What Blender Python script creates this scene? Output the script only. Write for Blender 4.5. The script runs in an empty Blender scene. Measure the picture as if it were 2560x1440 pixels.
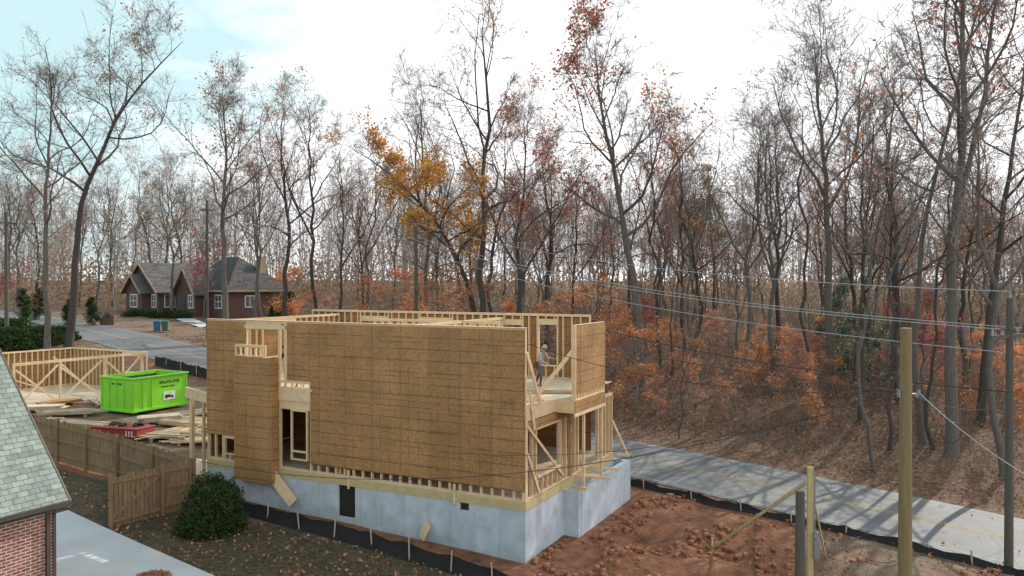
import bpy, math, random
import numpy as np
from mathutils import Vector, Matrix, Quaternion, noise as mn
random.seed(7); R=np.random.RandomState(11)
sc=bpy.context.scene; col=sc.collection
F=2000.0; HZ=705.0; CZ=9.2
SE=math.radians(33); SA=math.radians(42)
# ------------------------------------------------------------ camera / light
cam=bpy.data.cameras.new("camera"); co=bpy.data.objects.new("camera",cam); col.objects.link(co)
cam.sensor_width=36; cam.lens=36*F/2560; cam.clip_end=3000
co.location=(0,0,CZ); co.rotation_euler=(math.radians(90-0.43),0,0); sc.camera=co
SUN=Vector((math.sin(SA)*math.cos(SE),math.cos(SA)*math.cos(SE),math.sin(SE)))
sl=bpy.data.lights.new("sun",'SUN'); sl.energy=5.0; sl.angle=math.radians(.5); sl.color=(1,.92,.80)
so=bpy.data.objects.new("sun",sl); so.rotation_euler=SUN.to_track_quat('Z','Y').to_euler(); col.objects.link(so); so.location=(30,50,60)
w=bpy.data.worlds.new("World"); sc.world=w; w.use_nodes=True; nt=w.node_tree; N=nt.nodes; L=nt.links
for n in list(N): N.remove(n)
def nd(N,t,**k):
    n=N.new(t)
    for a,b in k.items(): setattr(n,a,b)
    return n
out=nd(N,'ShaderNodeOutputWorld'); bg=nd(N,'ShaderNodeBackground'); bg.inputs[1].default_value=.15
sky=nd(N,'ShaderNodeTexSky',sky_type='NISHITA'); sky.sun_disc=False; sky.sun_elevation=SE; sky.sun_rotation=SA; sky.air_density=1.0; sky.dust_density=2.0
tc=nd(N,'ShaderNodeTexCoord'); mp=nd(N,'ShaderNodeMapping'); mp.inputs['Scale'].default_value=(1.0,1.0,3.0); mp.inputs['Rotation'].default_value=(0,.35,.3)
ns=nd(N,'ShaderNodeTexNoise'); ns.inputs['Scale'].default_value=2.4; ns.inputs['Detail'].default_value=8; ns.inputs['Roughness'].default_value=.58
sx=nd(N,'ShaderNodeSeparateXYZ'); L.new(tc.outputs['Generated'],sx.inputs[0])
L.new(tc.outputs['Generated'],mp.inputs[0]); L.new(mp.outputs[0],ns.inputs[0])
a=nd(N,'ShaderNodeMath',operation='MULTIPLY_ADD'); a.inputs[1].default_value=.75; L.new(sx.outputs[0],a.inputs[0]); L.new(ns.outputs[0],a.inputs[2])
b=nd(N,'ShaderNodeMath',operation='MULTIPLY_ADD'); b.inputs[1].default_value=-.6; L.new(sx.outputs[2],b.inputs[0]); L.new(a.outputs[0],b.inputs[2])
cr=nd(N,'ShaderNodeValToRGB'); cr.color_ramp.elements[0].position=.02; cr.color_ramp.elements[1].position=.22; L.new(b.outputs[0],cr.inputs[0])
tint=nd(N,'ShaderNodeMix',data_type='RGBA',blend_type='MIX'); tint.inputs[0].default_value=.88
L.new(sky.outputs[0],tint.inputs[6]); tint.inputs[7].default_value=(4.7,6.5,6.7,1)
mx=nd(N,'ShaderNodeMix',data_type='RGBA'); L.new(cr.outputs[0],mx.inputs[0]); L.new(tint.outputs[2],mx.inputs[6]); mx.inputs[7].default_value=(9.2,9.35,9.5,1)
L.new(mx.outputs[2],bg.inputs[0]); L.new(bg.outputs[0],out.inputs[0])
sc.view_settings.view_transform='Standard'; sc.view_settings.look='None'; sc.view_settings.exposure=0
# ------------------------------------------------------------ materials
def newmat(name):
    m=bpy.data.materials.new(name); m.use_nodes=True; N=m.node_tree.nodes; L=m.node_tree.links
    return m,N,L,N['Principled BSDF']
def mat(name,c1,c2=None,scale=3,rough=.85,bump=0,stretch=(1,1,1),detail=6,metal=0,contrast=.25):
    m,N,L,P=newmat(name); c2=c2 or tuple(x*.75 for x in c1)
    tc=nd(N,'ShaderNodeTexCoord'); mp=nd(N,'ShaderNodeMapping'); mp.inputs['Scale'].default_value=stretch
    ns=nd(N,'ShaderNodeTexNoise'); ns.inputs['Scale'].default_value=scale; ns.inputs['Detail'].default_value=detail; ns.inputs['Roughness'].default_value=.65
    L.new(tc.outputs['Object'],mp.inputs[0]); L.new(mp.outputs[0],ns.inputs[0])
    cr=nd(N,'ShaderNodeValToRGB'); e=cr.color_ramp.elements; e[0].position=.5-contrast; e[1].position=.5+contrast; e[0].color=(*c2,1); e[1].color=(*c1,1)
    L.new(ns.outputs[0],cr.inputs[0]); L.new(cr.outputs[0],P.inputs['Base Color']); P.inputs['Roughness'].default_value=rough; P.inputs['Metallic'].default_value=metal
    if bump:
        bp=nd(N,'ShaderNodeBump'); bp.inputs['Strength'].default_value=bump; bp.inputs['Distance'].default_value=.05; L.new(ns.outputs[0],bp.inputs['Height']); L.new(bp.outputs[0],P.inputs['Normal'])
    return m
def planar(N,L,kx=1,ky=1,kz=1):
    tc=nd(N,'ShaderNodeTexCoord'); s=nd(N,'ShaderNodeSeparateXYZ'); L.new(tc.outputs['Object'],s.inputs[0])
    a=nd(N,'ShaderNodeMath',operation='ADD'); 
    mxx=nd(N,'ShaderNodeMath',operation='MULTIPLY'); mxx.inputs[1].default_value=kx; L.new(s.outputs[0],mxx.inputs[0])
    myy=nd(N,'ShaderNodeMath',operation='MULTIPLY'); myy.inputs[1].default_value=ky; L.new(s.outputs[1],myy.inputs[0])
    L.new(mxx.outputs[0],a.inputs[0]); L.new(myy.outputs[0],a.inputs[1])
    z=nd(N,'ShaderNodeMath',operation='MULTIPLY'); z.inputs[1].default_value=kz; L.new(s.outputs[2],z.inputs[0])
    c=nd(N,'ShaderNodeCombineXYZ'); L.new(a.outputs[0],c.inputs[0]); L.new(z.outputs[0],c.inputs[1])
    return tc,a,z,c
def mat_osb(name,dark=1.0):
    m,N,L,P=newmat(name); tc,a,z,c=planar(N,L)
    ns=nd(N,'ShaderNodeTexNoise'); ns.inputs['Scale'].default_value=13; ns.inputs['Detail'].default_value=9; ns.inputs['Roughness'].default_value=.72; L.new(tc.outputs['Object'],ns.inputs[0])
    cr=nd(N,'ShaderNodeValToRGB'); e=cr.color_ramp.elements; e[0].position=.32; e[1].position=.70
    e[0].color=(.25*dark,.125*dark,.042*dark,1); e[1].color=(.52*dark,.30*dark,.12*dark,1); L.new(ns.outputs[0],cr.inputs[0])
    n3=nd(N,'ShaderNodeTexNoise'); n3.inputs['Scale'].default_value=.8; n3.inputs['Detail'].default_value=5; L.new(tc.outputs['Object'],n3.inputs[0])
    r3_=nd(N,'ShaderNodeMapRange'); r3_.inputs[1].default_value=.3; r3_.inputs[2].default_value=.7; r3_.inputs[3].default_value=.78; r3_.inputs[4].default_value=1.14; L.new(n3.outputs[0],r3_.inputs[0])
    m1=nd(N,'ShaderNodeMix',data_type='RGBA',blend_type='MULTIPLY'); m1.inputs[0].default_value=1; L.new(cr.outputs[0],m1.inputs[6]); L.new(r3_.outputs[0],m1.inputs[7])
    br=nd(N,'ShaderNodeTexBrick'); br.inputs['Color1'].default_value=(1,1,1,1); br.inputs['Color2'].default_value=(.84,.81,.78,1); br.inputs['Mortar'].default_value=(.42,.37,.32,1)
    br.inputs['Scale'].default_value=1; br.inputs['Brick Width'].default_value=1.22; br.inputs['Row Height'].default_value=2.66; br.inputs['Mortar Size'].default_value=.008; br.offset=0; 
    zz=nd(N,'ShaderNodeVectorMath',operation='ADD'); zz.inputs[1].default_value=(0,.28,0); L.new(c.outputs[0],zz.inputs[0]); L.new(zz.outputs[0],br.inputs[0])
    m2=nd(N,'ShaderNodeMix',data_type='RGBA',blend_type='MULTIPLY'); m2.inputs[0].default_value=1; L.new(m1.outputs[2],m2.inputs[6]); L.new(br.outputs[0],m2.inputs[7])
    def line(src,sp,th,ofs):
        d=nd(N,'ShaderNodeMath',operation='MULTIPLY_ADD'); d.inputs[1].default_value=1/sp; d.inputs[2].default_value=ofs; L.new(src,d.inputs[0])
        f=nd(N,'ShaderNodeMath',operation='FRACT'); L.new(d.outputs[0],f.inputs[0])
        s=nd(N,'ShaderNodeMath',operation='SUBTRACT'); s.inputs[1].default_value=.5; L.new(f.outputs[0],s.inputs[0])
        q=nd(N,'ShaderNodeMath',operation='ABSOLUTE'); L.new(s.outputs[0],q.inputs[0])
        g=nd(N,'ShaderNodeMath',operation='GREATER_THAN'); g.inputs[1].default_value=.5-th/sp/2; L.new(q.outputs[0],g.inputs[0]); return g.outputs[0]
    def patchy(src,sc_,lo,hi,amt,seed):
        n2=nd(N,'ShaderNodeTexNoise'); n2.inputs['Scale'].default_value=sc_; n2.inputs['Detail'].default_value=3; v=nd(N,'ShaderNodeVectorMath',operation='ADD'); v.inputs[1].default_value=(seed,seed*2,seed); L.new(tc.outputs['Object'],v.inputs[0]); L.new(v.outputs[0],n2.inputs[0])
        r2=nd(N,'ShaderNodeMapRange'); r2.inputs[1].default_value=lo; r2.inputs[2].default_value=hi; r2.inputs[3].default_value=.10; r2.inputs[4].default_value=amt; L.new(n2.outputs[0],r2.inputs[0])
        q=nd(N,'ShaderNodeMath',operation='MULTIPLY'); L.new(src,q.inputs[0]); L.new(r2.outputs[0],q.inputs[1]); return q.outputs[0]
    ls=[patchy(line(z.outputs[0],.406,.022,.1),1.4,.34,.52,.82,3),patchy(line(z.outputs[0],.61,.018,.35),1.2,.42,.58,.75,7),patchy(line(a.outputs[0],.406,.018,.2),1.6,.38,.58,.55,11)]
    cur=ls[0]
    for l in ls[1:]:
        q=nd(N,'ShaderNodeMath',operation='MAXIMUM'); L.new(cur,q.inputs[0]); L.new(l,q.inputs[1]); cur=q.outputs[0]
    m3=nd(N,'ShaderNodeMix',data_type='RGBA'); L.new(cur,m3.inputs[0]); L.new(m2.outputs[2],m3.inputs[6]); m3.inputs[7].default_value=(.035,.022,.012,1)
    L.new(m3.outputs[2],P.inputs['Base Color']); P.inputs['Roughness'].default_value=.75; return m
def mat_brick(name,c1,c2,mo,bw=.22,rh=.075,ms=.012,kx=1,ky=1,kz=1,rough=.9,offs=.5,lo=.65,hi=1.15,ns_=4):
    m,N,L,P=newmat(name); tc,a,z,c=planar(N,L,kx,ky,kz)
    br=nd(N,'ShaderNodeTexBrick'); br.inputs['Color1'].default_value=(*c1,1); br.inputs['Color2'].default_value=(*c2,1); br.inputs['Mortar'].default_value=(*mo,1)
    br.inputs['Scale'].default_value=1; br.inputs['Brick Width'].default_value=bw; br.inputs['Row Height'].default_value=rh; br.inputs['Mortar Size'].default_value=ms; br.offset=offs; L.new(c.outputs[0],br.inputs[0])
    ns=nd(N,'ShaderNodeTexNoise'); ns.inputs['Scale'].default_value=ns_; ns.inputs['Detail'].default_value=9; ns.inputs['Roughness'].default_value=.65; L.new(tc.outputs['Object'],ns.inputs[0])
    mr=nd(N,'ShaderNodeMapRange'); mr.inputs[1].default_value=.3; mr.inputs[2].default_value=.7; mr.inputs[3].default_value=lo; mr.inputs[4].default_value=hi; L.new(ns.outputs[0],mr.inputs[0])
    m2=nd(N,'ShaderNodeMix',data_type='RGBA',blend_type='MULTIPLY'); m2.inputs[0].default_value=1; L.new(br.outputs[0],m2.inputs[6]); L.new(mr.outputs[0],m2.inputs[7])
    L.new(m2.outputs[2],P.inputs['Base Color']); P.inputs['Roughness'].default_value=rough; return m
def mat_leaf(name,cs,trans=.35):
    m,N,L,P=newmat(name); N.remove(P); o=[n for n in N if n.type=='OUTPUT_MATERIAL'][0]
    g=nd(N,'ShaderNodeNewGeometry'); cr=nd(N,'ShaderNodeValToRGB'); cr.color_ramp.interpolation='LINEAR'; e=cr.color_ramp.elements
    e[0].color=(*cs[0],1); e[1].color=(*cs[-1],1)
    for i in range(1,len(cs)-1):
        x=e.new(i/(len(cs)-1)); x.color=(*cs[i],1)
    L.new(g.outputs['Random Per Island'],cr.inputs[0])
    d=nd(N,'ShaderNodeBsdfDiffuse'); t=nd(N,'ShaderNodeBsdfTranslucent'); L.new(cr.outputs[0],d.inputs[0]); L.new(cr.outputs[0],t.inputs[0])
    ms=nd(N,'ShaderNodeMixShader'); ms.inputs[0].default_value=trans; L.new(d.outputs[0],ms.inputs[1]); L.new(t.outputs[0],ms.inputs[2]); L.new(ms.outputs[0],o.inputs[0]); return m
M={}
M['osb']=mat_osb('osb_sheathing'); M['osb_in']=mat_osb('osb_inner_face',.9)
M['lum']=mat('spruce_lumber',(.76,.58,.37),(.60,.42,.24),4,.7,0,(1,1,1))
M['treat']=mat('treated_lumber',(.56,.47,.25),(.42,.33,.16),3,.75)
M['oldlum']=mat('dusty_lumber',(.56,.46,.33),(.36,.28,.19),2,.8)
M['deck']=mat('floor_sheathing',(.62,.52,.39),(.42,.33,.23),3,.8)
M['conc']=mat_brick('poured_concrete',(.49,.56,.62),(.45,.52,.58),(.36,.41,.46),.95,3.0,.012,offs=0,lo=.72,hi=1.12,ns_=1.6)  # blue of the sky light is mixed into the concrete grey
M['drive']=mat('driveway_concrete',(.47,.50,.52),(.36,.385,.40),.8,.9,0,(1,1,1),9)
M['silt']=mat('black_silt_fabric',(.02,.02,.023),(.007,.007,.009),3,.8,.3)
M['stake']=mat('grey_stake',(.48,.38,.28),(.32,.25,.18),6)
M['fence']=mat('weathered_fence_boards',(.34,.23,.12),(.13,.088,.048),5,.9,0,(2,2,.25),8)
M['pole']=mat('pole_wood',(.30,.22,.11),(.14,.10,.05),10,.85,.2,(3,3,.15),8)
M['poleg']=mat('old_pole_wood',(.13,.115,.10),(.07,.06,.052),8,.9,.2,(3,3,.2))
M['bark']=mat('grey_bark',(.19,.16,.14),(.075,.062,.055),6,.95,.4,(3,3,.5))
M['barkd']=mat('dark_bark',(.10,.082,.072),(.038,.031,.027),6,.95,.4,(3,3,.5))
M['barkl']=mat('pale_bark',(.27,.24,.21),(.14,.12,.105),6,.95,.3,(3,3,.5))
M['twig']=mat('twig_bark',(.24,.18,.15),(.13,.095,.08),2,.95)
M['twigh']=mat('haze_paled_twig_bark',(.32,.27,.245),(.19,.16,.145),1,.95)  # twig colour lightened to paint in haze
M['farbark']=mat('haze_tinted_twig_bark',(.46,.41,.38),(.29,.25,.23),.12,.95)  # far wood colour lightened to stand in for distance haze
M['red']=mat_leaf('red_leaves',[(.42,.12,.09),(.32,.09,.07),(.50,.20,.11),(.26,.10,.08)],.5)
M['crim']=mat_leaf('crimson_leaves',[(.44,.06,.08),(.32,.05,.06),(.48,.11,.11)],.5)
M['gold']=mat_leaf('golden_leaves',[(.60,.27,.04),(.48,.20,.035),(.64,.34,.06),(.32,.15,.04)],.5)
M['rust']=mat_leaf('rust_leaves',[(.68,.29,.13),(.54,.21,.10),(.72,.37,.18),(.42,.17,.09)],.5)
M['brownl']=mat_leaf('brown_red_leaves',[(.56,.25,.16),(.44,.19,.13),(.62,.31,.20),(.34,.16,.11)],.45)
M['green']=mat_leaf('evergreen_leaves',[(.035,.065,.025),(.06,.10,.035),(.025,.045,.018),(.08,.12,.045)],.2)
M['pineg']=mat_leaf('hazy_pine_needles',[(.09,.13,.08),(.13,.17,.10),(.07,.10,.06),(.15,.19,.12)],.35)
M['holly']=mat_leaf('glint_painted_evergreen_leaves',[(.09,.13,.08),(.16,.20,.13),(.07,.10,.06),(.55,.6,.53)],.2)  # near-white last tone paints leaf glints along with variegation
M['litter']=mat_leaf('fallen_leaf_litter',[(.38,.18,.11),(.26,.13,.085),(.46,.25,.15),(.14,.085,.06)],.1)
M['under']=mat_leaf('undergrowth_leaves',[(.36,.19,.12),(.24,.15,.10),(.18,.16,.09),(.46,.23,.14)],.4)
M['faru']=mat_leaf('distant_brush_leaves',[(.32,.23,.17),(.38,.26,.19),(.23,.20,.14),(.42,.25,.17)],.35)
M['clod']=mat('red_clay_clods',(.38,.155,.08),(.19,.075,.04),5,.95)
M['brick']=mat_brick('red_brick',(.33,.085,.05),(.17,.045,.03),(.45,.42,.38))
M['brickfar']=mat_brick('dark_red_brick',(.14,.06,.045),(.095,.042,.033),(.16,.13,.11),.22,.08,.01)
M['shing']=mat_brick('grey_green_shingles',(.27,.32,.285),(.175,.21,.19),(.08,.09,.085),.27,.14,.008,0,1,1.28)
M['shingd']=mat_brick('charcoal_shingles',(.085,.085,.09),(.05,.05,.055),(.03,.03,.03),.4,.2,.012)
M['shingm']=mat_brick('grey_brown_shingles',(.15,.14,.14),(.11,.10,.10),(.06,.055,.05),.4,.2,.012)
M['trim']=mat('tan_trim',(.42,.33,.22),(.34,.26,.17),2)
M['dbrown']=mat('dark_brown_trim',(.07,.055,.045),(.045,.035,.03),3,.5)
M['white']=mat('white_paint',(.78,.78,.76),(.68,.68,.66),3,.6)
M['dark']=mat('painted_interior_shade',(.02,.018,.016),(.012,.01,.01),3)  # near-black colour paints the unlit space behind openings
M['green_p']=mat('lime_green_paint',(.28,.74,.045),(.20,.58,.035),1.2,.42,0,(1,1,2),8,0,.35)
M['rustin']=mat('grimy_container_inside',(.06,.09,.06),(.03,.04,.03),4)
M['redp']=mat('red_paint',(.30,.04,.03),(.19,.03,.025),3,.7)
M['steel']=mat('grey_steel',(.32,.33,.34),(.22,.23,.24),4,.5,0,(1,1,1),5,.4)
M['black']=mat('black_rubber',(.02,.02,.02),(.012,.012,.012),5,.6)
M['blueb']=mat('blue_plastic',(.03,.13,.28),(.02,.10,.22),3,.5)
M['greenb']=mat('green_plastic',(.03,.13,.09),(.02,.10,.07),3,.5)
M['yel']=mat('yellow_road_paint',(.44,.32,.11),(.20,.175,.12),5,.85)
M['wht']=mat('white_road_paint',(.42,.42,.41),(.20,.20,.20),6,.85)
M['skin']=mat('skin',(.45,.26,.17),(.38,.21,.14),4,.6)
M['hood']=mat('grey_white_cloth',(.46,.47,.49),(.34,.35,.37),6)
M['jean']=mat('blue_denim',(.10,.15,.27),(.06,.09,.18),8)
M['dcl']=mat('dark_cloth',(.03,.03,.04),(.02,.02,.025),6)
M['boot']=mat('brown_leather',(.14,.08,.04),(.09,.05,.03),6)
M['glass']=mat('window_glass',(.16,.18,.20),(.07,.08,.09),1.5,.12)
M['wire']=mat('black_cable',(.03,.03,.035),(.02,.02,.025),3,.6)
M['wirel']=mat('aluminium_cable',(.42,.42,.44),(.32,.32,.33),3,.6)
# asphalt
m,Nn,Ll,P=newmat('asphalt'); tc=nd(Nn,'ShaderNodeTexCoord'); n1=nd(Nn,'ShaderNodeTexNoise'); n1.inputs['Scale'].default_value=.35; n1.inputs['Detail'].default_value=10; n1.inputs['Roughness'].default_value=.7; Ll.new(tc.outputs['Object'],n1.inputs[0])
cr=nd(Nn,'ShaderNodeValToRGB'); cr.color_ramp.elements[0].position=.3; cr.color_ramp.elements[1].position=.7; cr.color_ramp.elements[0].color=(.095,.097,.105,1); cr.color_ramp.elements[1].color=(.165,.165,.172,1); Ll.new(n1.outputs[0],cr.inputs[0])
vo=nd(Nn,'ShaderNodeTexVoronoi',feature='DISTANCE_TO_EDGE'); vo.inputs['Scale'].default_value=.33; Ll.new(tc.outputs['Object'],vo.inputs[0])
mr=nd(Nn,'ShaderNodeMapRange'); mr.inputs[1].default_value=.0; mr.inputs[2].default_value=.012; mr.inputs[3].default_value=.6; mr.inputs[4].default_value=1; Ll.new(vo.outputs[0],mr.inputs[0])
mm=nd(Nn,'ShaderNodeMix',data_type='RGBA',blend_type='MULTIPLY'); mm.inputs[0].default_value=1; Ll.new(cr.outputs[0],mm.inputs[6]); Ll.new(mr.outputs[0],mm.inputs[7]); Ll.new(mm.outputs[2],P.inputs['Base Color']); P.inputs['Roughness'].default_value=.75; M['asph']=m
# ground
m,Nn,Ll,P=newmat('ground_cover'); tc=nd(Nn,'ShaderNodeTexCoord'); at=nd(Nn,'ShaderNodeAttribute'); at.attribute_name='zone'; sp=nd(Nn,'ShaderNodeSeparateColor'); Ll.new(at.outputs['Color'],sp.inputs[0])
def nz(scale,det=8,ro=.65):
    n=nd(Nn,'ShaderNodeTexNoise'); n.inputs['Scale'].default_value=scale; n.inputs['Detail'].default_value=det; n.inputs['Roughness'].default_value=ro; Ll.new(tc.outputs['Object'],n.inputs[0]); return n.outputs[0]
def ramp(src,cs,p0=.32,p1=.68):
    c=nd(Nn,'ShaderNodeValToRGB'); e=c.color_ramp.elements; e[0].position=p0; e[1].position=p1; e[0].color=(*cs[0],1); e[1].color=(*cs[-1],1)
    for i in range(1,len(cs)-1): x=e.new(p0+(p1-p0)*i/(len(cs)-1)); x.color=(*cs[i],1)
    Ll.new(src,c.inputs[0]); return c.outputs[0]
def mixc(f,a,b,lo=.35,hi=.65,n=None):
    r=nd(Nn,'ShaderNodeMath',operation='ADD'); Ll.new(f,r.inputs[0]); q=nd(Nn,'ShaderNodeMath',operation='MULTIPLY_ADD'); q.inputs[1].default_value=.9; q.inputs[2].default_value=-.45; Ll.new(n,q.inputs[0]); Ll.new(q.outputs[0],r.inputs[1])
    k=nd(Nn,'ShaderNodeMapRange'); k.inputs[1].default_value=lo; k.inputs[2].default_value=hi; Ll.new(r.outputs[0],k.inputs[0])
    x=nd(Nn,'ShaderNodeMix',data_type='RGBA'); Ll.new(k.outputs[0],x.inputs[0]); Ll.new(a,x.inputs[6]); Ll.new(b,x.inputs[7]); return x.outputs[2]
nb=nz(.45); nf=nz(5); nm=nz(1.3,10,.78)
leafc=ramp(nf,[(.07,.042,.03),(.19,.11,.072),(.32,.20,.13)])
dirt=ramp(nm,[(.085,.032,.018),(.29,.115,.055),(.44,.21,.115)]); grass=ramp(nf,[(.035,.035,.018),(.085,.072,.033),(.17,.12,.07)]); pale=ramp(nm,[(.11,.07,.048),(.23,.16,.11),(.36,.28,.21)])
c=mixc(sp.outputs[0],leafc,dirt,n=nb); c=mixc(sp.outputs[1],c,grass,n=nb); c=mixc(sp.outputs[2],c,pale,n=nz(.8))
Ll.new(c,P.inputs['Base Color']); P.inputs['Roughness'].default_value=.95
ad=nd(Nn,'ShaderNodeMath',operation='MULTIPLY_ADD'); ad.inputs[1].default_value=3.0; Ll.new(nm,ad.inputs[0]); Ll.new(nf,ad.inputs[2])
bp=nd(Nn,'ShaderNodeBump'); bp.inputs['Strength'].default_value=.9; bp.inputs['Distance'].default_value=.16; Ll.new(ad.outputs[0],bp.inputs['Height']); Ll.new(bp.outputs[0],P.inputs['Normal']); M['ground']=m
# ------------------------------------------------------------ helpers
class MB:
    def __init__(s): s.v=[];s.f=[];s.m=[]
    def hexa(s,c,m=0):
        b=len(s.v); s.v+= [tuple(p) for p in c]
        for q in ((0,3,2,1),(4,5,6,7),(0,1,5,4),(1,2,6,5),(2,3,7,6),(3,0,4,7)): s.f.append(tuple(b+i for i in q)); s.m.append(m)
    def box(s,x0,x1,y0,y1,z0,z1,m=0): s.hexa([(x0,y0,z0),(x1,y0,z0),(x1,y1,z0),(x0,y1,z0),(x0,y0,z1),(x1,y0,z1),(x1,y1,z1),(x0,y1,z1)],m)
    def beam(s,p0,p1,w,h,m=0):
        p0=Vector(p0);p1=Vector(p1);d=(p1-p0).normalized(); up=Vector((0,0,1)) if abs(d.z)<.95 else Vector((0,1,0))
        a=d.cross(up).normalized()*w/2; b=a.cross(d).normalized()*h/2
        s.hexa([p0-a-b,p0+a-b,p1+a-b,p1-a-b,p0-a+b,p0+a+b,p1+a+b,p1-a+b],m)
    def cyl(s,p0,p1,r0,r1,n=10,m=0,cap=True):
        p0=Vector(p0);p1=Vector(p1);d=(p1-p0).normalized(); up=Vector((0,0,1)) if abs(d.z)<.95 else Vector((0,1,0))
        a=d.cross(up).normalized(); bb=a.cross(d).normalized(); b=len(s.v)
        for i in range(n):
            t=2*math.pi*i/n; o=a*math.cos(t)+bb*math.sin(t); s.v.append(tuple(p0+o*r0)); s.v.append(tuple(p1+o*r1))
        for i in range(n):
            j=(i+1)%n; s.f.append((b+2*i,b+2*j,b+2*j+1,b+2*i+1)); s.m.append(m)
        if cap: s.f.append(tuple(b+2*i+1 for i in range(n))); s.m.append(m); s.f.append(tuple(b+2*(n-1-i) for i in range(n))); s.m.append(m)
    def poly(s,pts,m=0):
        b=len(s.v); s.v+=[tuple(p) for p in pts]; s.f.append(tuple(range(b,b+len(pts)))); s.m.append(m)
    def mesh(s,name,mats,smooth=False):
        me=bpy.data.meshes.new(name); me.from_pydata(s.v,[],s.f); 
        for k in mats: me.materials.append(M[k])
        me.polygons.foreach_set('material_index',s.m)
        if smooth: me.polygons.foreach_set('use_smooth',[True]*len(s.f))
        me.update(); return me
def thing(name,label,cat,loc=(0,0,0),rz=0,group=None,mesh=None,kind=None):
    o=bpy.data.objects.new(name,mesh); col.objects.link(o); o.location=loc; o.rotation_euler=(0,0,rz)
    if mesh is None: o.empty_display_size=.3
    o['label']=label; o['category']=cat
    if group: o['group']=group
    if kind: o['kind']=kind
    return o
def part(name,mesh,parent,label=None,loc=(0,0,0),rot=(0,0,0)):
    o=bpy.data.objects.new(name,mesh); col.objects.link(o); o.parent=parent; o.location=loc; o.rotation_euler=rot
    if label: o['label']=label
    return o
def one(name,parent,mats,fn,label=None,smooth=False):
    mb=MB(); fn(mb); return part(name,mb.mesh(name,mats,smooth),parent,label)
def bevel(o,wd=.02):
    b=o.modifiers.new('bevel','BEVEL'); b.width=wd; b.segments=2; b.limit_method='ANGLE'
def npmesh(name,V,Q,mats,mi=None,smooth=False):
    me=bpy.data.meshes.new(name); V=np.asarray(V,dtype=np.float32); Q=np.asarray(Q,dtype=np.int32)
    me.vertices.add(len(V)); me.vertices.foreach_set('co',V.ravel()); n=len(Q)
    me.loops.add(n*4); me.loops.foreach_set('vertex_index',Q.ravel()); me.polygons.add(n)
    me.polygons.foreach_set('loop_start',np.arange(n,dtype=np.int32)*4); me.polygons.foreach_set('loop_total',np.full(n,4,dtype=np.int32))
    for k in mats: me.materials.append(M[k])
    if mi is not None: me.polygons.foreach_set('material_index',np.asarray(mi,dtype=np.int32))
    me.polygons.foreach_set('use_smooth',np.full(n,smooth)); me.update(calc_edges=True); return me
def sstep(a,b,x):
    t=np.clip((x-a)/(b-a),0,1); return t*t*(3-2*t)
ZSs=[-60,-20,4,16,30,44,66,76,94,140,300]; ZSz=[-4,-2.2,-.6,.1,.65,1.7,3.2,4.1,5.0,6.5,8]
def ST(x,y): return -.78*x+.625*y, .625*x+.78*y
def XY(s,t): return -.78*s+.625*t, .625*s+.78*t
def T(x,y):
    s,t=ST(x,y); z=sum(np.interp(s+o,ZSs,ZSz) for o in (-4,-2,0,2,4))/5
    zy=np.minimum(z,1.75); zy=zy+(z-zy)*sstep(60,70,s); z=z+(zy-z)*(1-sstep(27.5,31,t))
    amp=1.7*(1-sstep(45,72,s)); return z+amp*sstep(39.8,50,t)+np.clip(.02*(t-50),0,2)
def gp(px,py,dz=0):
    k=(px-1280)/F; m=(HZ-py)/F; y=6.
    while y<300:
        if CZ+m*y<=T(k*y,y)+dz: break
        y+=.05
    return k*y,y,float(T(k*y,y))
def PX(px,Y):
    x=(px-1280)/F*Y; return x,Y,float(T(x,Y))
V2=(.891,-.454); U2=(.454,.891); C0=(.43,25.9); HR=math.atan2(-.454,.891)
def hl(x,y): dx=x-C0[0]; dy=y-C0[1]; return dx*V2[0]+dy*V2[1], dx*U2[0]+dy*U2[1]
def hw(v,u): return C0[0]+v*V2[0]+u*U2[0], C0[1]+v*V2[1]+u*U2[1]
def fac(px,py,u=0):
    k=(px-1280)/F; v=(k*(25.9+.891*u)-.43-.454*u)/(.891+.454*k); Y=25.9+.891*u-.454*v; return v,CZ-(py-HZ)*Y/F
def endw(px,py,v=0):
    k=(px-1280)/F; u=(k*(25.9-.454*v)-.43-.891*v)/(.454-.891*k); Y=25.9+.891*u-.454*v; return u,CZ-(py-HZ)*Y/F
# ------------------------------------------------------------ ground
def axis(a,b,st,lo,hi):
    c=list(np.arange(a,b+.01,st)); q=st; x=a
    while x>lo: q*=1.35; x-=q; c.insert(0,x)
    q=st; x=b
    while x<hi: q*=1.35; x+=q; c.append(x)
    return np.array(c)
xs=axis(-58,52,.33,-900,900); ys=axis(12,95,.33,-200,1500)
X,Y=np.meshgrid(xs,ys); Z=T(X,Y); S,TT=ST(X,Y)
nzv=np.array([mn.fractal(Vector((x*.35,y*.35,3)),1.0,2.0,5) for x,y in zip(X.ravel(),Y.ravel())]).reshape(X.shape)
hv=(X-C0[0])*V2[0]+(Y-C0[1])*V2[1]; hu=(X-C0[0])*U2[0]+(Y-C0[1])*U2[1]
road=(TT>32.0)&(TT<39.0)
dirt=sstep(-.6,.2,hv)*sstep(32,31,TT); dirt=np.maximum(dirt,sstep(-13,-15,hv)*sstep(-2,-1,hu)*sstep(32,31,TT)*sstep(68,62,S)*.9)
dirt=np.maximum(dirt,sstep(-1.3,-.7,hu)*sstep(32,31,TT)*sstep(-16,-14,hv)*.8)
grass=sstep(-1.0,-1.6,hu)*sstep(1.5,0,hv)*.62*sstep(32,31,TT)
pale=sstep(5.5,9.0,hv+nzv)*sstep(32,31,TT)*.62; pale=np.maximum(pale,sstep(-15,-17,hv)*sstep(0,2,hu)*sstep(31,30,TT)*.6)
pale=np.maximum(pale,sstep(60,70,S)*sstep(50,45,TT)*.5)
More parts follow.
